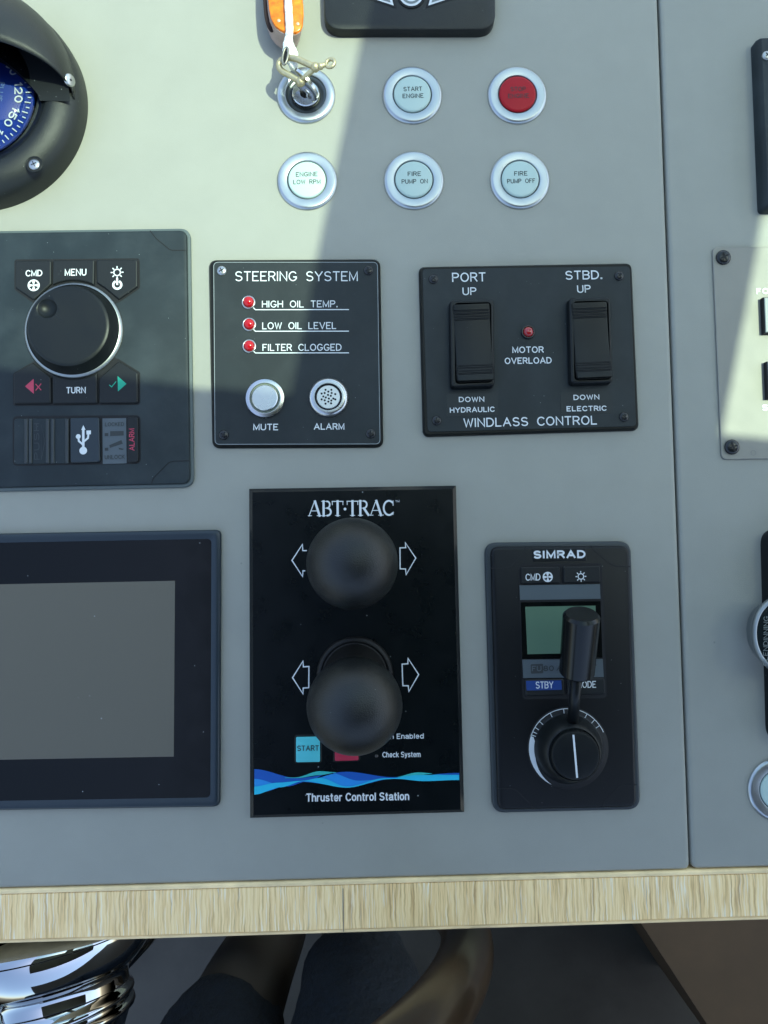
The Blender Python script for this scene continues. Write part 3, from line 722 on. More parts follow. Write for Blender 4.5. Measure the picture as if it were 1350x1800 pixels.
# knob
mb = MB(); mb.lathe(kc, [(86, .4), (86, 1.2), (83.5, 2.0), (82, 3), (80, 4), (77, 9), (74, 15), (71.5, 21), (70, 24), (67.5, 25.6), (64, 26), (30, 25.2), (1, 25)], 96)
kn = t.part('knob', mb, M_black, 28)
d = t.L(312 / 3.75, 390 + 572 / 3.75, Z + 25.8)
cb = MB(); cb.ball((d.x, d.y, Z + 36.5), 20, 48, 32); cut = t.part('cutter', cb, M_gloss); bo = kn.modifiers.new('cut', 'BOOLEAN'); bo.object = cut; bo.solver = 'EXACT'
dg = bpy.context.evaluated_depsgraph_get(); dg.update(); me2 = bpy.data.meshes.new_from_object(kn.evaluated_get(dg)); kn.modifiers.clear(); kn.data = me2
bpy.data.objects.remove(cut)
mb = MB(); mb.lathe(kc, [(85.2, 1.6), (83.8, 4.2), (80.5, 5.2)], 96, cap1=False); t.part('knob_ring', mb, mat('dull_silver_ring', (.36, .38, .38), .42, metal=1))

# ------------------------------------------------------------------ engraved alarm panel
t = Thing('alarm_panel', 'black engraved STEERING SYSTEM panel with three red lamps', 'alarm panel', 520.5, 622.5, .6)
mb = MB(); q = rpoly(t.q([(368, 458.5), (668.3, 457), (673.8, 787.3), (374, 788.5)], 0), 15, 8); mb.loft(q, [(0, 0), (0, 3), (3.6, 8.2)]); t.part('bevel_edge', mb, M_bevel, 40)
Z = 10.0; CS = lambda x, y: (360 + x / 4.09, 440 + y / 4.09)
mb = MB(); q = rpoly(t.q([CS(62, 84), CS(1243, 84), CS(1262, 1394), CS(72, 1397)], Z), 9, 8); mb.loft(q, [(0, 8.3), (0, 9.6), (.4, Z)]); pl = t.part('plate', mb, M_plate, 30)
mb = MB(); mb.stroke(inset(q, .5) + [inset(q, .5)[0]], .9, Z + .25); t.part('edge_line', mb, mat('edge_grey', (.35, .38, .38), .5), parent=pl)
for (x, y, m) in ((122, 148, M_zinc), (1176, 146, M_screw), (136, 1328, M_screw), (1192, 1318, M_screw)): screw(t, *CS(x, y), Z, 8.6, m, ang=random.uniform(0, 90))
ZL = Z + .4
write(t, 'STEERING SYSTEM', CS(222, 222), CS(1096, 222), 18, ZL, 1.9, parent=pl)
write(t, 'HIGH OIL TEMP.', CS(414, 412), CS(952, 410), 12.6, ZL, 1.6, parent=pl)
write(t, 'LOW OIL LEVEL', CS(416, 568), CS(942, 566), 12.6, ZL, 1.6, parent=pl)
write(t, 'FILTER CLOGGED', CS(418, 724), CS(980, 722), 12.6, ZL, 1.6, parent=pl)
write(t, 'MUTE', CS(352, 1294), CS(524, 1294), 11.6, ZL, 1.8, parent=pl)
write(t, 'ALARM', CS(788, 1290), CS(1000, 1290), 11.6, ZL, 1.8, parent=pl)
for y in (427, 582, 738):
    mb = MB(); mb.stroke(t.q([CS(350, y - 14), CS(364, y), CS(1034, y - 1)], ZL), 1.6, ZL); t.part('underline', mb, M_white, parent=pl)
for (x, y) in ((315, 375), (320, 534), (320, 690)):
    mb = MB(); c = t.L(*CS(x, y), Z); mb.lathe(c, [(12.0, 0), (12.0, 1.5), (10.8, 2.4), (9.6, 1.6)], 32, cap1=False); mb.mi = 1
    mb.lathe(c, [(9.5, .5), (9.4, 4), (8.2, 7), (5.5, 9.2), (2.5, 10), (.3, 10.2)], 32); t.part('led', mb, [M_steel, M_led])
mb = MB(); c = t.L(*CS(435, 1066), Z); mb.lathe(c, [(35, 0), (35, 2), (33.5, 4.5), (29, 6), (26.8, 6), (26, 4)], 64, cap1=False); mb.mi = 1; mb.lathe(c, [(26, 4), (22.6, 3.4)], 64, cap1=False); mb.mi = 0
mb.lathe(c, [(22.6, 2), (22.6, 7), (21.5, 8), (1, 8)], 64); t.part('mute_button', mb, [M_steel, mat('olive_ring', (.16, .19, .15), .4)], 35)
mb = MB(); c = t.L(*CS(890, 1060), Z); mb.lathe(c, [(35, 0), (35, 2), (33, 6), (29.5, 8.6), (27.5, 9)], 64, cap1=False); mb.mi = 2; mb.lathe(c, [(27.5, 9), (24.2, 9), (23.6, 7.5)], 64, cap1=False); mb.mi = 1
mb.lathe(c, [(23.6, 6), (21, 5.6)], 64, cap1=False); mb.mi = 0; mb.lathe(c, [(21, 3), (21, 6.5), (20, 7.4), (1, 7.4)], 64)
bzz = t.part('buzzer', mb, [M_steel, M_gap, M_alu], 35)
mb = MB()
for (x, y) in ((910, 1003), (868, 1003), (938, 1034), (888, 1016), (840, 1030), (862, 1026), (912, 1026), (886, 1040), (852, 1050), (906, 1046), (938, 1072), (870, 1058), (924, 1066), (840, 1072), (892, 1066), (862, 1078), (910, 1080), (888, 1088), (868, 1102), (908, 1100)):
    p = t.L(*CS(x, y), Z + 7.4); mb.disc(p, 1.9, Z + 7.7, 10)
t.part('sound_holes', mb, M_gap, parent=bzz)

# ------------------------------------------------------------------ windlass panel
t = Thing('windlass_panel', 'black engraved WINDLASS CONTROL panel with two rocker switches', 'switch panel', 927, 616, 1.75)
CW = lambda x, y: (720 + x / 3.293, 450 + y / 3.293)
mb = MB(); q = rpoly(t.q([(735.6, 471.5), (1108, 465), (1120.8, 757.2), (743, 768.7)], 0), 12, 8); mb.loft(q, [(0, 0), (0, 5), (3.5, 11.2)]); t.part('bevel_edge', mb, M_bevel, 40)
Z = 13.0
mb = MB(); q = rpoly(t.q([CW(74, 76), CW(1274, 60), CW(1312, 985), CW(104, 1018)], Z), 8, 8); mb.loft(q, [(0, 11.3), (0, Z - .4), (.4, Z)]); pl = t.part('plate', mb, M_plate, 30)
for (x, y) in ((137, 135), (1212, 116), (156, 953), (1240, 932)): screw(t, *CW(x, y), Z, 8.4, M_screw, ang=random.uniform(0, 90))
ZL = Z + .4
write(t, 'PORT', CW(250, 151), CW(438, 148), 17, ZL, 2.2, parent=pl); write(t, 'UP', CW(310, 227), CW(384, 226), 14.2, ZL, 2.0, parent=pl)
write(t, 'STBD.', CW(906, 138), CW(1112, 134), 16.4, ZL, 2.2, parent=pl); write(t, 'UP', CW(974, 214), CW(1046, 212), 14.2, ZL, 2.0, parent=pl)
write(t, 'MOTOR', CW(598, 562), CW(774, 560), 11.6, ZL, 1.8, parent=pl); write(t, 'OVERLOAD', CW(554, 626), CW(820, 622), 11.6, ZL, 1.8, parent=pl)
write(t, 'WINDLASS CONTROL', CW(316, 992), CW(1082, 976), 16.2, ZL, 2.2, parent=pl)
for pts, rows in (([(213, 798), (510, 790), (514, 916), (216, 926)], [('DOWN', (288, 846), (430, 844), 9.4), ('HYDRAULIC', (236, 908), (490, 902), 9.4)]),
                  ([(872, 788), (1172, 784), (1178, 908), (874, 914)], [('DOWN', (952, 834), (1096, 831), 9.4), ('ELECTRIC', (912, 900), (1138, 896), 9.4)])):
    mb = MB(); q = rpoly(t.q([CW(*p) for p in pts], ZL), 3, 4); mb.loft(q, [(0, Z + .05), (0, Z + .5)]); st = t.part('sticker', mb, M_sticker)
    for s, a, b, h in rows: write(t, s, CW(*a), CW(*b), h, Z + .8, 1.7, parent=st)
mb = MB(); c = t.L(*CW(685, 442), Z); mb.lathe(c, [(12.4, 0), (12.4, 3), (11, 4.4), (9, 3)], 32, cap1=False); mb.mi = 1; mb.lathe(c, [(9, 1), (8.8, 4), (7, 6.6), (4, 7.8), (.3, 8.2)], 28); t.part('led', mb, [M_screw, mat('dark_red_lens', (.40, .008, .012), .1, coat=.8)])
def rocker(outer, inner, nm):
    h = 17; mb = MB(); q = rpoly(t.q([CW(*p) for p in outer], Z + h), 6, 6)
    qi = rpoly(t.q([CW(*p) for p in inner], Z + h), 8, 6)
    mb.loft(q, [(-1.5, Z), (-.8, Z + h - 3), (.6, Z + h - .6), (2, Z + h)], cap1=False, smooth=True)
    # top rim between outer and inner
    a = [mb.v((x, y, Z + h)) for x, y in inset(q, 2)]; b = [mb.v((x, y, Z + h)) for x, y in qi]
    for i in range(len(a)): mb.f((a[i], a[(i + 1) % len(a)], b[(i + 1) % len(a)], b[i]))
    d = [mb.v((x, y, Z + h - 16)) for x, y in qi]
    for i in range(len(b)): mb.f((b[i], b[(i + 1) % len(b)], d[(i + 1) % len(b)], d[i]))
    mb.f(d)
    fr = t.part('rocker_switch', mb, M_black, 40)
    # the rocker: concave profile along its length
    ii = inset(qi, 2.6); xs = [p[0] for p in ii]; ys = [p[1] for p in ii]; y0, y1 = min(ys), max(ys); x0, x1 = min(xs), max(xs)
    prof = []
    n = 160; rows = []
    gro = [.10, .135, .17, .205, .80, .835, .87, .905]
    mb = MB()
    for i in range(n + 1):
        s = i / n; y = y0 + (y1 - y0) * s; u = 2 * s - 1
        z = Z + h + .5 + 5 * (abs(u) ** 1.8) + (1.5 * -u)
        e = 0
        for g in gro:
            if abs(s - g) < .0075: e = -1.2
        k = 1 - max(0, (abs(u) - .93) / .07) ** 2 * .35
        edge = 7 if abs(u) > .985 else 0
        xa, xb = x0 + (1 - k) * 8, x1 - (1 - k) * 8
        rows.append([(xa, y, Z + h - 14), (xa, y, z - 3 - edge), (xa + 1.5, y, z - .5 - edge + e), (xa + 4, y, z - edge + e), (xb - 4, y, z - edge + e), (xb - 1.5, y, z - .5 - edge + e), (xb, y, z - 3 - edge), (xb, y, Z + h - 14)])
    mb.rings(rows, False, False, closed=False); mb.f([mb.v(p) for p in reversed(rows[0])]); mb.f([mb.v(p) for p in rows[-1]])
    rk = obj('rocker', mb, M_black, fr, 25)
    mb = MB()
    for g in gro:
        y = y0 + (y1 - y0) * g; u = 2 * g - 1; z = Z + h + .5 + 5 * (abs(u) ** 1.8) + (1.5 * -u)
        mb.stroke([(x0 + 3, y), (x1 - 3, y)], 1.1, z + .3)
    # grooves are pattern of the rocker itself
    me = bpy.data.meshes.new('g'); mb.bm.to_mesh(me); mb.bm.free(); bm2 = bmesh.new(); bm2.from_mesh(rk.data); nf = len(bm2.faces); bm2.from_mesh(me); bm2.faces.ensure_lookup_table()
    for f in bm2.faces[nf:]: f.material_index = 1
    bm2.to_mesh(rk.data); bm2.free(); rk.data.materials.append(M_gap)
rocker([(236, 258), (484, 252), (490, 748), (244, 756)], [(258, 272), (472, 266), (478, 732), (264, 742)], 0)
rocker([(926, 244), (1160, 240), (1174, 730), (938, 736)], [(946, 262), (1150, 258), (1166, 716), (954, 722)], 1)

# ------------------------------------------------------------------ thruster panel
t = Thing('thruster_panel', 'glossy black thruster control panel with two ball joysticks and wave stripe', 'thruster control', 624, 1145, 1.05)
CA = lambda x, y: (420 + x / 2.95, 840 + y / 2.95)
mb = MB(); q = ccw(t.q([(438, 859.3), (801.4, 853.6), (816, 1427), (439.7, 1437.3)], 0)); mb.loft(q, [(0, 0), (.4, 2), (7, 8)]); t.part('bevel_edge', mb, mat('gloss_bevel', (.006, .008, .009), .25))
Z = 9.0
mb = MB(); q7 = inset(q, 7.02); mb.loft(q7, [(0, 8.02), (0, Z)]); pl = t.part('face_plate', mb, M_glossplate)
ZL = Z + .35
# serif name
SER = {
 'A': (.86, [([(.02, 0), (.40, 1)], .055), ([(.42, 1), (.74, 0)], .15), ([(.16, .34), (.62, .34)], .05), ([(-.04, .02), (.20, .02)], .045), ([(.56, .02), (.90, .02)], .045)]),
 'B': (.72, [([(.15, 0), (.15, 1)], .15), ([(.0, .98), (.38, .98)] , .045), ([(0, .02), (.40, .02)], .045), ([(.22, .52), (.38, .52)], .045), (_arc(.38, .75, .19, .23, 90, -90), .10), (_arc(.40, .27, .24, .25, 90, -90), .12)]),
 'T': (.76, [([(.38, 0), (.38, 1)], .15), ([(.0, .97), (.76, .97)], .06), ([(.02, .97), (.02, .74)], .05), ([(.74, .97), (.74, .74)], .05), ([(.22, .02), (.54, .02)], .045)]),
 'R': (.82, [([(.15, 0), (.15, 1)], .15), ([(.0, .98), (.38, .98)], .045), ([(0, .02), (.32, .02)], .045), ([(.22, .50), (.38, .50)], .045), (_arc(.38, .74, .21, .24, 90, -90), .11), ([(.40, .48), (.70, .03)], .15), ([(.66, .02), (.84, .02)], .045)]),
 'C': (.78, [(_arc(.42, .5, .36, .48, 48, 312, 24), .12), ([(.70, .98), (.70, .66)], .05), ([(.68, .04), (.72, .22)], .05)]),
}
mb = MB()
def serif(txt, a, b, h, wdt=1.):
    A = t.L(*CA(*a), ZL); B = t.L(*CA(*b), ZL); d = B - A; ln = math.hypot(d.x, d.y); e = Vector((d.x, d.y, 0)) / ln; n = Vector((-e.y, e.x, 0))
    tot = sum(SER[c][0] if c in SER else .25 for c in txt); x = 0; k = 0
    for c in txt:
        if c == '.':
            p = A + e * ((x + .12) / tot * ln) + n * .45 * h; mb.disc(p, 2.4, ZL, 16); x += .25; continue
        for st, wd in SER[c][1]:
            k += 1; mb.stroke([(A + e * ((x + p[0]) / tot * ln) + n * (p[1] * h))[:2] for p in st], wd * h, ZL + .05 * (k % 6))
        x += SER[c][0]
serif('ABT.TRAC', (362, 198), (806, 194), 26)
put_text(mb, t, 'TM', CA(812, 127), CA(832, 126), 3.6, ZL, bold=.01); t.part('brand_lettering', mb, M_white, parent=pl)
for ar in ([(350, 377), (331, 377), (329, 345), (275, 428), (330, 512), (332, 482), (342, 482)],
           [(835, 363), (865, 362), (863, 336), (917, 416), (867, 502), (864, 472), (836, 472), (835, 363)],
           [(363, 978), (334, 980), (332, 950), (278, 1036), (332, 1120), (333, 1090), (362, 1088), (363, 978)],
           [(846, 966), (876, 964), (877, 936), (932, 1020), (881, 1108), (878, 1078), (850, 1078), (846, 966)]):
    mb = MB(); mb.stroke(t.q([CA(*p) for p in ar], ZL), 2.0, ZL); t.part('arrow', mb, M_white, parent=pl)
write(t, 'Station~Enabled', CA(676, 1356), CA(956, 1352), 9.0, ZL, 1.35, parent=pl); write(t, 'Check~System', CA(746, 1450), CA(940, 1448), 9.4, ZL, 1.35, parent=pl)
write(t, 'Thruster~Control~Station', CA(352, 1680), CA(880, 1672), 14.0, ZL, 2.3, parent=pl)
# wave stripe
mb = MB()
def wave(top, bot, mi, dz):
    mb.mi = mi; n = 60; U_ = []; D_ = []; thin = []
    for i in range(n + 1):
        s = i / n; x = 80 + 1062 * s; ytop, ybot = interp(top, x), interp(bot, x)
        th_ = ybot - ytop; thin.append(th_ < 2.5); ybot = max(ybot, ytop + 1)
        U_.append(t.L(*CA(x, ytop), ZL)[:2]); D_.append(t.L(*CA(x, ybot), ZL)[:2])
    vu = [mb.v((*p, ZL + dz)) for p in U_]; vd = [mb.v((*p, ZL + dz)) for p in D_]
    for i in range(n):
        if not (thin[i] and thin[i + 1]): mb.f((vd[i], vd[i + 1], vu[i + 1], vu[i]))
def interp(c, x):
    for (x0, y0), (x1, y1) in zip(c, c[1:]):
        if x <= x1:
            s = (x - x0) / (x1 - x0); s = s * s * (3 - 2 * s) if s > 0 else 0; return y0 + (y1 - y0) * s
    return c[-1][1]
wave([(80, 1512), (320, 1572), (560, 1524), (800, 1556), (1142, 1530)], [(80, 1636), (330, 1576), (560, 1604), (800, 1560), (960, 1570), (1142, 1562)], 1, 0)
wave([(80, 1510), (300, 1556), (560, 1524), (800, 1552), (1142, 1530)], [(80, 1560), (250, 1600), (360, 1572), (470, 1528), (620, 1570), (800, 1558), (1000, 1534), (1142, 1545)], 0, .3)
wave([(80, 1600), (200, 1580), (330, 1570), (420, 1555), (560, 1600), (760, 1556), (800, 1556), (900, 1540), (1142, 1540)], [(80, 1642), (215, 1604), (335, 1572), (560, 1606), (770, 1562), (810, 1560), (960, 1572), (1142, 1566)], 2, .6)
wave([(80, 1553), (290, 1553), (420, 1520), (505, 1526), (560, 1552), (800, 1552), (930, 1526), (1010, 1532), (1142, 1536)], [(80, 1553), (300, 1556), (420, 1540), (505, 1528), (560, 1552), (800, 1552), (930, 1540), (1010, 1534), (1142, 1536)], 3, .9)
t.part('wave_stripe', mb, [M_wave1, M_wave2, M_wave3, M_wave4], parent=pl)
def akey(pts, m, txt, name):
    mb = MB(); q = rpoly(t.q([CA(*p) for p in pts], Z), 2.5, 4); mb.loft(inset(q, -3), [(0, Z + .1), (1, Z + 1)], cap1=True); mb.mi = 1; mb.loft(q, [(0, Z + 1.02), (0, Z + 3), (1.2, Z + 3.8)]); o = t.part(name, mb, [M_black, m], 35)
    if txt: 
        mb = MB(); put_text(mb, t, txt, CA(304, 1417), CA(413, 1415), 9.2, Z + 4.2, bold=.012); t.part('lettering', mb, M_dark, parent=o)
akey([(297, 1342), (420, 1340), (421, 1470), (297, 1472)], M_cyan, 'START', 'start_key')
akey([(497, 1342), (618, 1340), (620, 1462), (498, 1466)], M_stopred, None, 'stop_key')
for (x, y) in ((714, 1442), (712, 1346)):
    mb = MB(); mb.lathe(t.L(*CA(x, y), Z), [(2.9, 0), (2.6, 1), (.3, 1.4)], 16); t.part('led', mb, M_leddark)
def joystick(bx, by, tx, ty, zt, r, asp):
    b = t.L(bx, by, Z); tp = t.L(tx, ty, zt); 
    mb = MB(); mb.lathe(b, [(66, 0), (66, 6), (64, 10), (60, 13), (57, 13), (56, 11), (53, 20), (54.5, 27), (48, 33), (49.5, 41), (42, 47), (43, 56), (35, 62), (33, 70), (24, 74)], 64); bl = t.part('joystick', mb, M_rubber)
    ax = (tp - b).normalized()
    mb = MB(); mb.tube([b + Vector((0, 0, 60)), tp - ax * r * .5], 22, 24); obj('stem', mb, M_rubber, bl)
    mb = MB(); n = 64; m = 40; rs = []
    Mq = ax.to_track_quat('Z', 'Y').to_matrix()
    for j in range(m + 1):
        a = -PI / 2 + PI * j / m; rr = max(.02, math.cos(a)) * r; zz = math.sin(a) * r * asp
        if zz < 0: zz *= 1.08
        rs.append([Mq @ Vector((rr * math.cos(2 * PI * i / n), rr * math.sin(2 * PI * i / n), zz)) + tp for i in range(n)])
    mb.rings(rs, True, True); obj('ball_knob', mb, M_ball, bl)
joystick(620.5, 985, 619.3, 990.5, 210, 66.8, 1.0)
joystick(624, 1186, 623.3, 1240, 225, 68.0, 1.0)

# ------------------------------------------------------------------ follow-up lever unit
t = Thing('steering_lever', 'black follow-up steering lever unit with green LCD and tilted handle', 'steering lever', 986, 1188, .85)
CF = lambda x, y: (840 + x / 3.6, 940 + y / 3.6)
def fq(pts, z): return t.q([CF(*p) for p in pts], z)
mb = MB(); q = rpoly(fq([(38, 50), (958, 40), (1020, 1730), (88, 1752)], 0), 22, 8); mb.loft(q, [(0, 0), (0, 5), (1.5, 7), (4, 7.6)]); t.part('gasket', mb, mat('dark_gasket', (.028, .036, .04), .5), 40)
mb = MB(); q = rpoly(fq([(80, 75), (957, 70), (1004, 1724), (126, 1742)], 12), 16, 8); mb.loft(q, [(0, 7.7), (0, 10), (2, 13), (5, 14)]); hs = t.part('housing', mb, mat('deep_black_housing', (.003, .004, .005), .44, spec=.32, bump=(4600, .4, 2, .00006), dust=.02), 40)
Z = 14.3
mb = MB()
for pts in ([(303, 78), (296, 108), (210, 198), (180, 210), (82, 212)], [(716, 72), (728, 92), (830, 180), (868, 198), (962, 202)],
            [(124, 1604), (220, 1606), (246, 1618), (340, 1712), (352, 1732)], [(1003, 1582), (920, 1584), (892, 1596), (800, 1690), (794, 1724)]):
    mb = MB(); mb.stroke(fq(pts, Z), 1.8, Z); t.part('corner_seam', mb, M_gap, parent=hs)
mb = MB(); q = rpoly(fq([(346, 90), (684, 86), (686, 162), (348, 168)], Z), 1.5, 3); mb.loft(q, [(0, Z - .2), (0, Z + .8), (1, Z + 1.4)]); bd = t.part('badge', mb, M_black)
mb = MB(); put_text(mb, t, 'SIMRAD', CF(358, 152), CF(676, 148), 14.2, Z + 1.8, bold=.036); t.part('lettering', mb, M_white, parent=bd)
mb = MB(); mb.flat(rpoly(fq([(254, 186), (785, 180), (818, 1034), (282, 1042)], Z), 9, 6), Z); t.part('recess', mb, M_gap)
def fkey(pts, name='key', h=4.5):
    mb = MB(); q = rpoly(fq(pts, Z), 3, 4); mb.loft(q, [(0, Z + .2), (0, Z + h - 1.5), (1.5, Z + h)]); return t.part(name, mb, M_key, 35)
fkey([(272, 206), (516, 202), (520, 304), (274, 310)]); fkey([(538, 202), (768, 198), (772, 300), (540, 304)])
fkey([(296, 915), (540, 911), (545, 1012), (300, 1018)]); fkey([(562, 911), (796, 906), (800, 1004), (566, 1012)])
for pts in ([(262, 320), (770, 312), (774, 405), (266, 413)], [(280, 790), (788, 786), (794, 900), (286, 906)]):
    mb = MB(); mb.loft(ccw(fq(pts, Z)), [(0, Z + .2), (0, Z + 2)]); t.part('band', mb, M_band)
mb = MB(); mb.loft(ccw(fq([(272, 428), (774, 420), (786, 776), (280, 784)], Z)), [(0, Z + .2), (0, Z + 1.5)]); dp = t.part('display', mb, M_gloss)
mb = MB(); mb.flat(ccw(fq([(298, 455), (742, 448), (752, 746), (312, 755)], Z)), Z + 1.9); t.part('lcd', mb, M_lcd, parent=dp)
mb = MB(); mb.flat(ccw(fq([(305, 925), (528, 921), (532, 981), (308, 986)], Z + 5)), Z + 4.8); t.part('blue_print', mb, M_blue)
ZT = Z + 5.2
write(t, 'CMD', CF(305, 291), CF(394, 289), 12, ZT, 1.5); write(t, 'STBY', CF(369, 974), CF(476, 972), 12, ZT, 1.5); write(t, 'MODE', CF(630, 970), CF(746, 968), 11.6, ZT, 1.5)
mb = MB(); icon_fan(t.L(*CF(442, 267), ZT), 8.8, t, ZT, mb); t.part('icon', mb, [M_white, M_key])
mb = MB(); icon_sun(t.L(*CF(652, 264), ZT), 8.8, ZT, mb, 1.6); t.part('icon', mb, M_white)
mb = MB(); mb.mi = 1; mb.flat(rpoly(fq([(332, 818), (410, 815), (412, 875), (334, 878)], Z), 2, 3), Z + 2.3); mb.mi = 0; put_text(mb, t, 'FU', CF(345, 864), CF(400, 863), 9.2, Z + 2.6, bold=.015)
mb.mi = 1; put_text(mb, t, '80', CF(418, 863), CF(478, 862), 9.4, Z + 2.5, bold=.02); put_text(mb, t, 'ADJUST', CF(500, 861), CF(752, 856), 9.4, Z + 2.5, bold=.01)
t.part('dim_lettering', mb, [mat('band_grey_print', (.09, .105, .115), .5), M_dark])
# graduated ring and knob
c = t.L(*CF(570, 1350), Z)
mb = MB(); mb.lathe(c, [(70, .1), (70, .6), (56, .9)], 96, cap1=False); t.part('scale_ring', mb, M_gap)
mb = MB(); z1 = Z + 1.4
mb.stroke(circ(c, 67, math.radians(22), math.radians(160), 60), 1.2, z1)
for k, a in enumerate((33, 44, 58, 76, 94, 115, 135, 146, 153, 158)):
    a = math.radians(a); mb.stroke([(c.x + 55 * math.cos(a), c.y + 55 * math.sin(a)), (c.x + 67 * math.cos(a), c.y + 67 * math.sin(a))], 1.2, z1 + .2)
mb.stroke(circ(c, 56.5, math.radians(60), math.radians(150), 40), 1., z1 + .3)
n = 30; vo = []; vi = []
for i in range(n + 1):
    s = i / n; a = math.radians(160 + 82 * s); wd = 11 * min(1, (1 - s) * 1.35 + .02) * min(1, .45 + s * 5)
    vo.append(mb.v((c.x + 67.6 * math.cos(a), c.y + 67.6 * math.sin(a), z1 + .4))); vi.append(mb.v((c.x + (67.6 - wd) * math.cos(a), c.y + (67.6 - wd) * math.sin(a), z1 + .4)))
for i in range(n): mb.f((vo[i], vo[i + 1], vi[i + 1], vi[i]))
t.part('scale_marks', mb, M_white)
mb = MB(); mb.lathe(c, [(60, .9), (58, 2.4), (57, 8), (54, 18), (49, 30), (44.5, 37), (43, 38), (41.5, 36.5), (40.6, 36.5)], 96, cap1=False); mb.lathe(c, [(40.6, 36.5), (40, 44), (38.4, 46.5), (35, 47.4), (1, 47.4)], 64)
kn = t.part('knob', mb, M_black, 28)
mb = MB(); z1 = Z + 48; a = t.L(*CF(605, 1270), z1); b = t.L(*CF(628, 1534), z1); mb.stroke([a[:2], b[:2]], 3.2, z1); t.part('pointer', mb, M_white, parent=kn)
hb = P(1013.6, 1184, 66) - t.w; ht = P(1022.5, 1079, 112) - t.w; s0_ = P(1006.6, 1272, 36) - t.w
def loc(v): 
    cc, ss = math.cos(-t.rot), math.sin(-t.rot); return Vector((v.x * cc - v.y * ss, v.x * ss + v.y * cc, v.z))
hb, ht, s0_ = loc(hb), loc(ht), loc(s0_); ax = (ht - hb).normalized(); Mq = ax.to_track_quat('Z', 'Y').to_matrix(); ln = (ht - hb).length
mb = MB(); mb.tube([s0_, hb + ax * 8], 9.2, 20); lv = t.part('lever', mb, M_black)
mb = MB(); mb.lathe(hb, [(8, -2), (22, -1.5), (27, 1.5), (28.6, 4), (29.4, ln - 5), (29.4, ln - 4.9), (25, ln), (24.9, ln), (1, ln)], 64, Mq); obj('handle', mb, mat('anodised_black', (.003, .004, .004), .24, spec=.35), lv, 18)

# ------------------------------------------------------------------ touch display (left)
t = Thing('touch_display', 'dark touch screen in a slate grey frame, switched off', 'display', 60, 1176, 1.0)
CD = lambda x, y: (x / 3.068, 900 + y / 3.068)
dq = ccw(t.q([(-420, 945.5), CD(1195, 95), CD(1190, 1583), (-420, 1429)], 0))
rs = []
for ins, z, r in ((0, 0, 11), (0, 4, 11), (1.5, 9, 11), (5, 10.5, 10), (10, 10, 9), (16.5, 7, 8), (16.5, 3, 8)):
    rs.append([(x, y, z) for x, y in rpoly(inset(dq, ins), r, 6)])
mb = MB(); mb.rings(rs, False, False); t.part('frame', mb, M_frame, 60)
mb = MB(); mb.flat(rpoly(inset(dq, 16.2), 8, 6), 7.4); gl = t.part('glass', mb, M_gloss)
mb = MB(); mb.flat(ccw(t.q([(-350, 1034), CD(944, 371), CD(937, 1319), (-350, 1342)], 8)), 8); t.part('screen', mb, M_screen, parent=gl)

# ------------------------------------------------------------------ right-hand things
t = Thing('instrument_case', 'black instrument case with a steel corner screw at the upper right edge', 'instrument', 1430, 225, 1.2)
mb = MB(); q = rpoly(t.q([(1319.5, 80), (1560, 70), (1572, 372), (1331.5, 377)], 0), 8, 4); mb.loft(q, [(0, 0), (0, 14), (3, 22), (6, 26)]); t.part('case', mb, M_body, 30)
screw(t, 1347.5, 98.5, 26, 8.5, M_zinc, ang=40)
t = Thing('switch_plate', 'stainless steel switch plate half in sunlight at the right edge', 'switch plate', 1420, 620, 1.5)
CP = lambda x, y: (1230 + x / 4.5, 420 + y / 4.5)
mb = MB(); q = rpoly(t.q([(1250.5, 436), (1580, 434), (1592, 804), (1266.5, 808)], 0), 10, 6); mb.loft(q, [(0, 0), (0, 3.2), (.8, 4)]); pl = t.part('plate', mb, M_ss, 30)
screw(t, *CP(185, 148), 4, 13.5, M_screw, ang=25, dz=6); screw(t, *CP(253, 1647), 4, 13.5, M_screw, ang=15, dz=6)
mb = MB(); cc = t.L(*CP(424, 1692), 4); mb.stroke(circ(cc, 4.4, n=20), .9, 4.3); t.part('ring_mark', mb, mat('etched', (.2, .2, .19), .5), parent=pl)
write(t, 'FORE', (1331, 517.5), (1372, 516.5), 11.5, 4.4, 2.8, parent=pl); write(t, 'STERN', (1341, 722), (1400, 721), 11.5, 4.4, 2.8, parent=pl)
for (a, b) in ((526, 589), (638, 703)):
    mb = MB(); dx = 6 if a > 600 else 0
    q = ccw(t.q([(1336 + dx, a), (1400 + dx, a - 1), (1402 + dx, b - 1), (1338.5 + dx, b)], 4)); mb.loft(q, [(0, 4.1), (0, 13), (1, 14)]); mb.mi = 1; mb.loft(inset(q, 1.6), [(0, 14.1), (0, 15.5), (1, 16)]); mb.mi = 2; mb.flat(inset(q, 9), 16.4)
    t.part('rocker_switch', mb, [M_gap, mat('pale_grey_plastic', (.30, .33, .32), .45), mat('teal_dark', (.03, .08, .09), .4)])
t = Thing('throttle_control', 'black throttle control with an oval silver cap at the right edge', 'throttle', 1420, 1115, 0)
mb = MB(); q = rpoly(t.q([(1336, 930), (1520, 925), (1525, 1300), (1346, 1304)], 0), 30, 8); mb.loft(q, [(0, 0), (0, 18), (4, 26), (10, 30)], smooth=True); t.part('base', mb, M_black, 40)
mb = MB(); c = t.L(1378, 1116, 60)
oval = lambda r, z: [(c.x + 53 * r * math.cos(2 * PI * i / 64), c.y + 66 * r * math.sin(2 * PI * i / 64), c.z + z) for i in range(64)]
mb.rings([oval(r, z) for r, z in ((.8, -40), (.84, -25), (.95, -11), (1, -5), (.985, 0), (.93, 2.5), (.885, 1.5), (.88, -1))], False, False); lv = t.part('lever_hub', mb, mat('silver_cap', (.30, .33, .34), .42, metal=.9), 50)
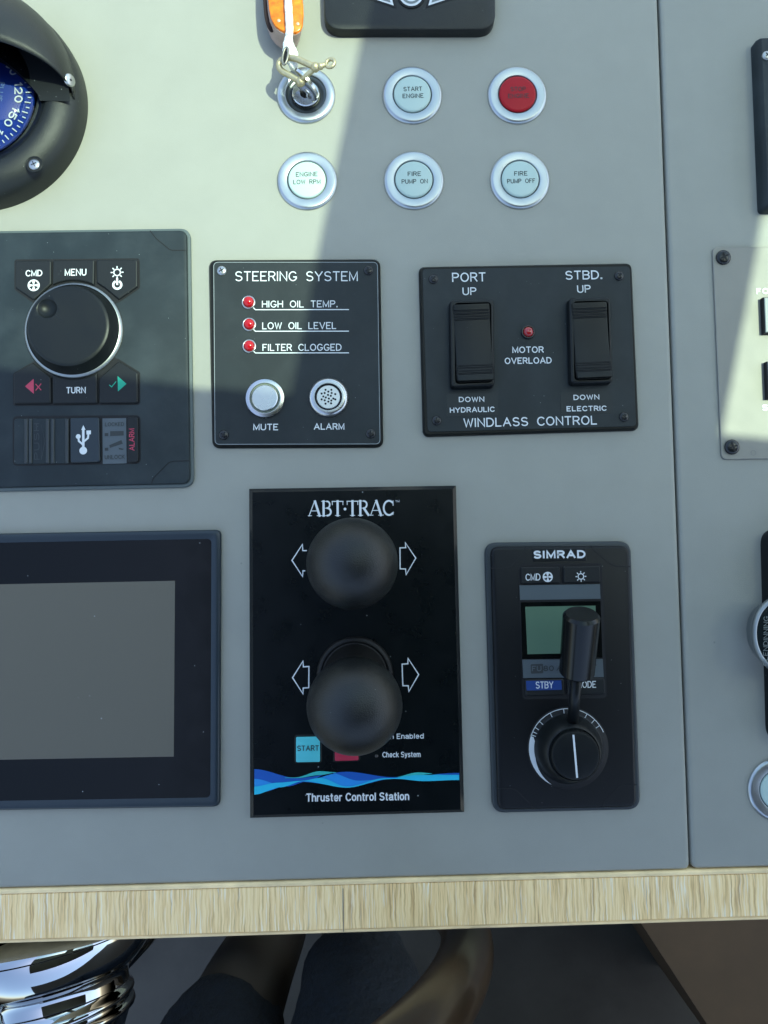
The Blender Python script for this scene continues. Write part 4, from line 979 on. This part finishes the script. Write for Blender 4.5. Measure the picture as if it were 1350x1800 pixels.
mb = MB(); mb.rings([oval(r, z) for r, z in ((.88, -.5), (.6, 1.0), (.3, 1.6), (.01, 1.8))], False, True); cp = t.part('cap_disc', mb, mat('smoky_disc', (.012, .017, .018), .2, spec=.3), parent=lv)
write(t, 'GLENDINNING', (1350, 1170), (1351, 1084), 8.5, 63, 1.1, mat('chrome_lettering', (.30, .34, .34), .35, metal=.6), cp)

# ------------------------------------------------------------------ below the console: wheel, person, carton
t = Thing('helm', 'dark wooden steering wheel with a polished chrome hub below the console', 'steering wheel', 125, 1700, 0, z=-250)
ax = Vector((.16, -.97, .20)).normalized(); e1 = Vector((.97, .16, 0)).normalized(); e2 = e1.cross(ax); e2 = e2 if e2.z > 0 else -e2
WC = Vector((-625, -905, -250)); o3 = WC - t.w
mb = MB(); mb.tube([o3 + e1 * 820 * math.cos(2 * PI * k / 120) + e2 * 820 * math.sin(2 * PI * k / 120) for k in range(120)], 51, 28, closed=True)
t.part('rim', mb, M_rimwood)
Mq = Matrix((e1, ax.cross(e1), ax)).transposed()
hc = Vector((-640, -752, -250)) - t.w
mb = MB(); mb.lathe(hc, [(100, -60), (150, -40), (180, -16), (186, -5), (186, 6), (182, 20), (174, 38), (162, 55), (147, 69), (134, 77), (128.5, 82), (127, 92), (127, 106), (128, 112), (134, 117), (136, 123), (134, 129), (128, 133), (128, 136), (134, 140), (136, 147), (134, 153), (126, 158), (112, 190), (60, 214), (1, 216)], 96, Mq)
t.part('hub', mb, M_chrome, 50)
for k in range(3):
    a = math.radians(150 + 60 * k); d = e1 * math.cos(a) + e2 * math.sin(a)
    mb = MB(); mb.tube([o3 + d * 110, o3 + d * 800], [30, 24], 14); t.part('spoke', mb, M_chrome)

def skin_body(name, joints, edges, m, parent=None, sub=2):
    me = bpy.data.meshes.new(name); me.from_pydata([Vector(j[0]) * U for j in joints], edges, [])
    o = bpy.data.objects.new(name, me); COL.objects.link(o)
    sk = o.modifiers.new('skin', 'SKIN'); sk.use_smooth_shade = True
    for i, j in enumerate(joints):
        me.skin_vertices[0].data[i].radius = (j[1] * U, (j[2] if len(j) > 2 else j[1]) * U)
    me.skin_vertices[0].data[0].use_root = True
    ss = o.modifiers.new('sub', 'SUBSURF'); ss.levels = sub; ss.render_levels = sub
    me.materials.append(m)
    if parent: o.parent = parent
    return o
person = bpy.data.objects.new('person', None); COL.objects.link(person)
person['label'] = 'person in navy shorts standing below the console, only the legs showing'; person['category'] = 'person'
hL, hR = Vector((-760, -2000, -150)), Vector((-120, -2000, -150)); kL, kR = Vector((-392, -1293, -1050)), Vector((-55, -1262, -950))
jl = [(Vector((-440, -2060, -60)), 330, 240), (hL, 260), ((hL + kL) / 2, 215), (kL, 142), (kL + Vector((0, -160, -640)), 140), (kL + Vector((0, -190, -1230)), 85), (kL + Vector((0, -60, -1400)), 75, 60),
      (hR, 260), ((hR + kR) / 2, 215), (kR, 150), (kR + Vector((0, -160, -740)), 140), (kR + Vector((0, -190, -1330)), 85), (kR + Vector((0, -60, -1500)), 75, 60)]
skin_body('body', jl, [(0, 1), (1, 2), (2, 3), (3, 4), (4, 5), (5, 6), (0, 7), (7, 8), (8, 9), (9, 10), (10, 11), (11, 12)], M_skin, person)
mL = hL.lerp(kL, .99)
jl = [(Vector((-440, -2060, -50)), 350, 260), (hL, 285), ((hL + kL) / 2, 240), (hL.lerp(kL, .80), 200), (mL, 186), (hR, 285), ((hR + kR) / 2, 240), (kR + Vector((10, 5, 20)), 192), (kR + Vector((10, -30, -160)), 180)]
sh = skin_body('shorts', jl, [(0, 1), (1, 2), (2, 3), (3, 4), (0, 5), (5, 6), (6, 7), (7, 8)], M_cloth, person, 3)
tx = bpy.data.textures.new('folds', 'CLOUDS'); tx.noise_scale = .028; tx.noise_depth = 3
dm = sh.modifiers.new('folds', 'DISPLACE'); dm.texture = tx; dm.strength = 34 * U; dm.mid_level = .5

t = Thing('cardboard_box', 'brown cardboard box with an open flap on the floor', 'box', 1200, 1720, 0, z=-1500)
def bq(pts, z): return [tuple(t.L(x, y, z)) for x, y in pts]
mb = MB(); topq = [tuple(P(x, y, -1400)[:2]) for x, y in ((1112, 1600), (1480, 1590), (1520, 2000), (1380, 2010))]
mb.loft(ccw([(x - t.w.x, y - t.w.y) for x, y in topq]), [(0, -990), (0, 100)], cap0=True); t.part('carton', mb, M_carton)
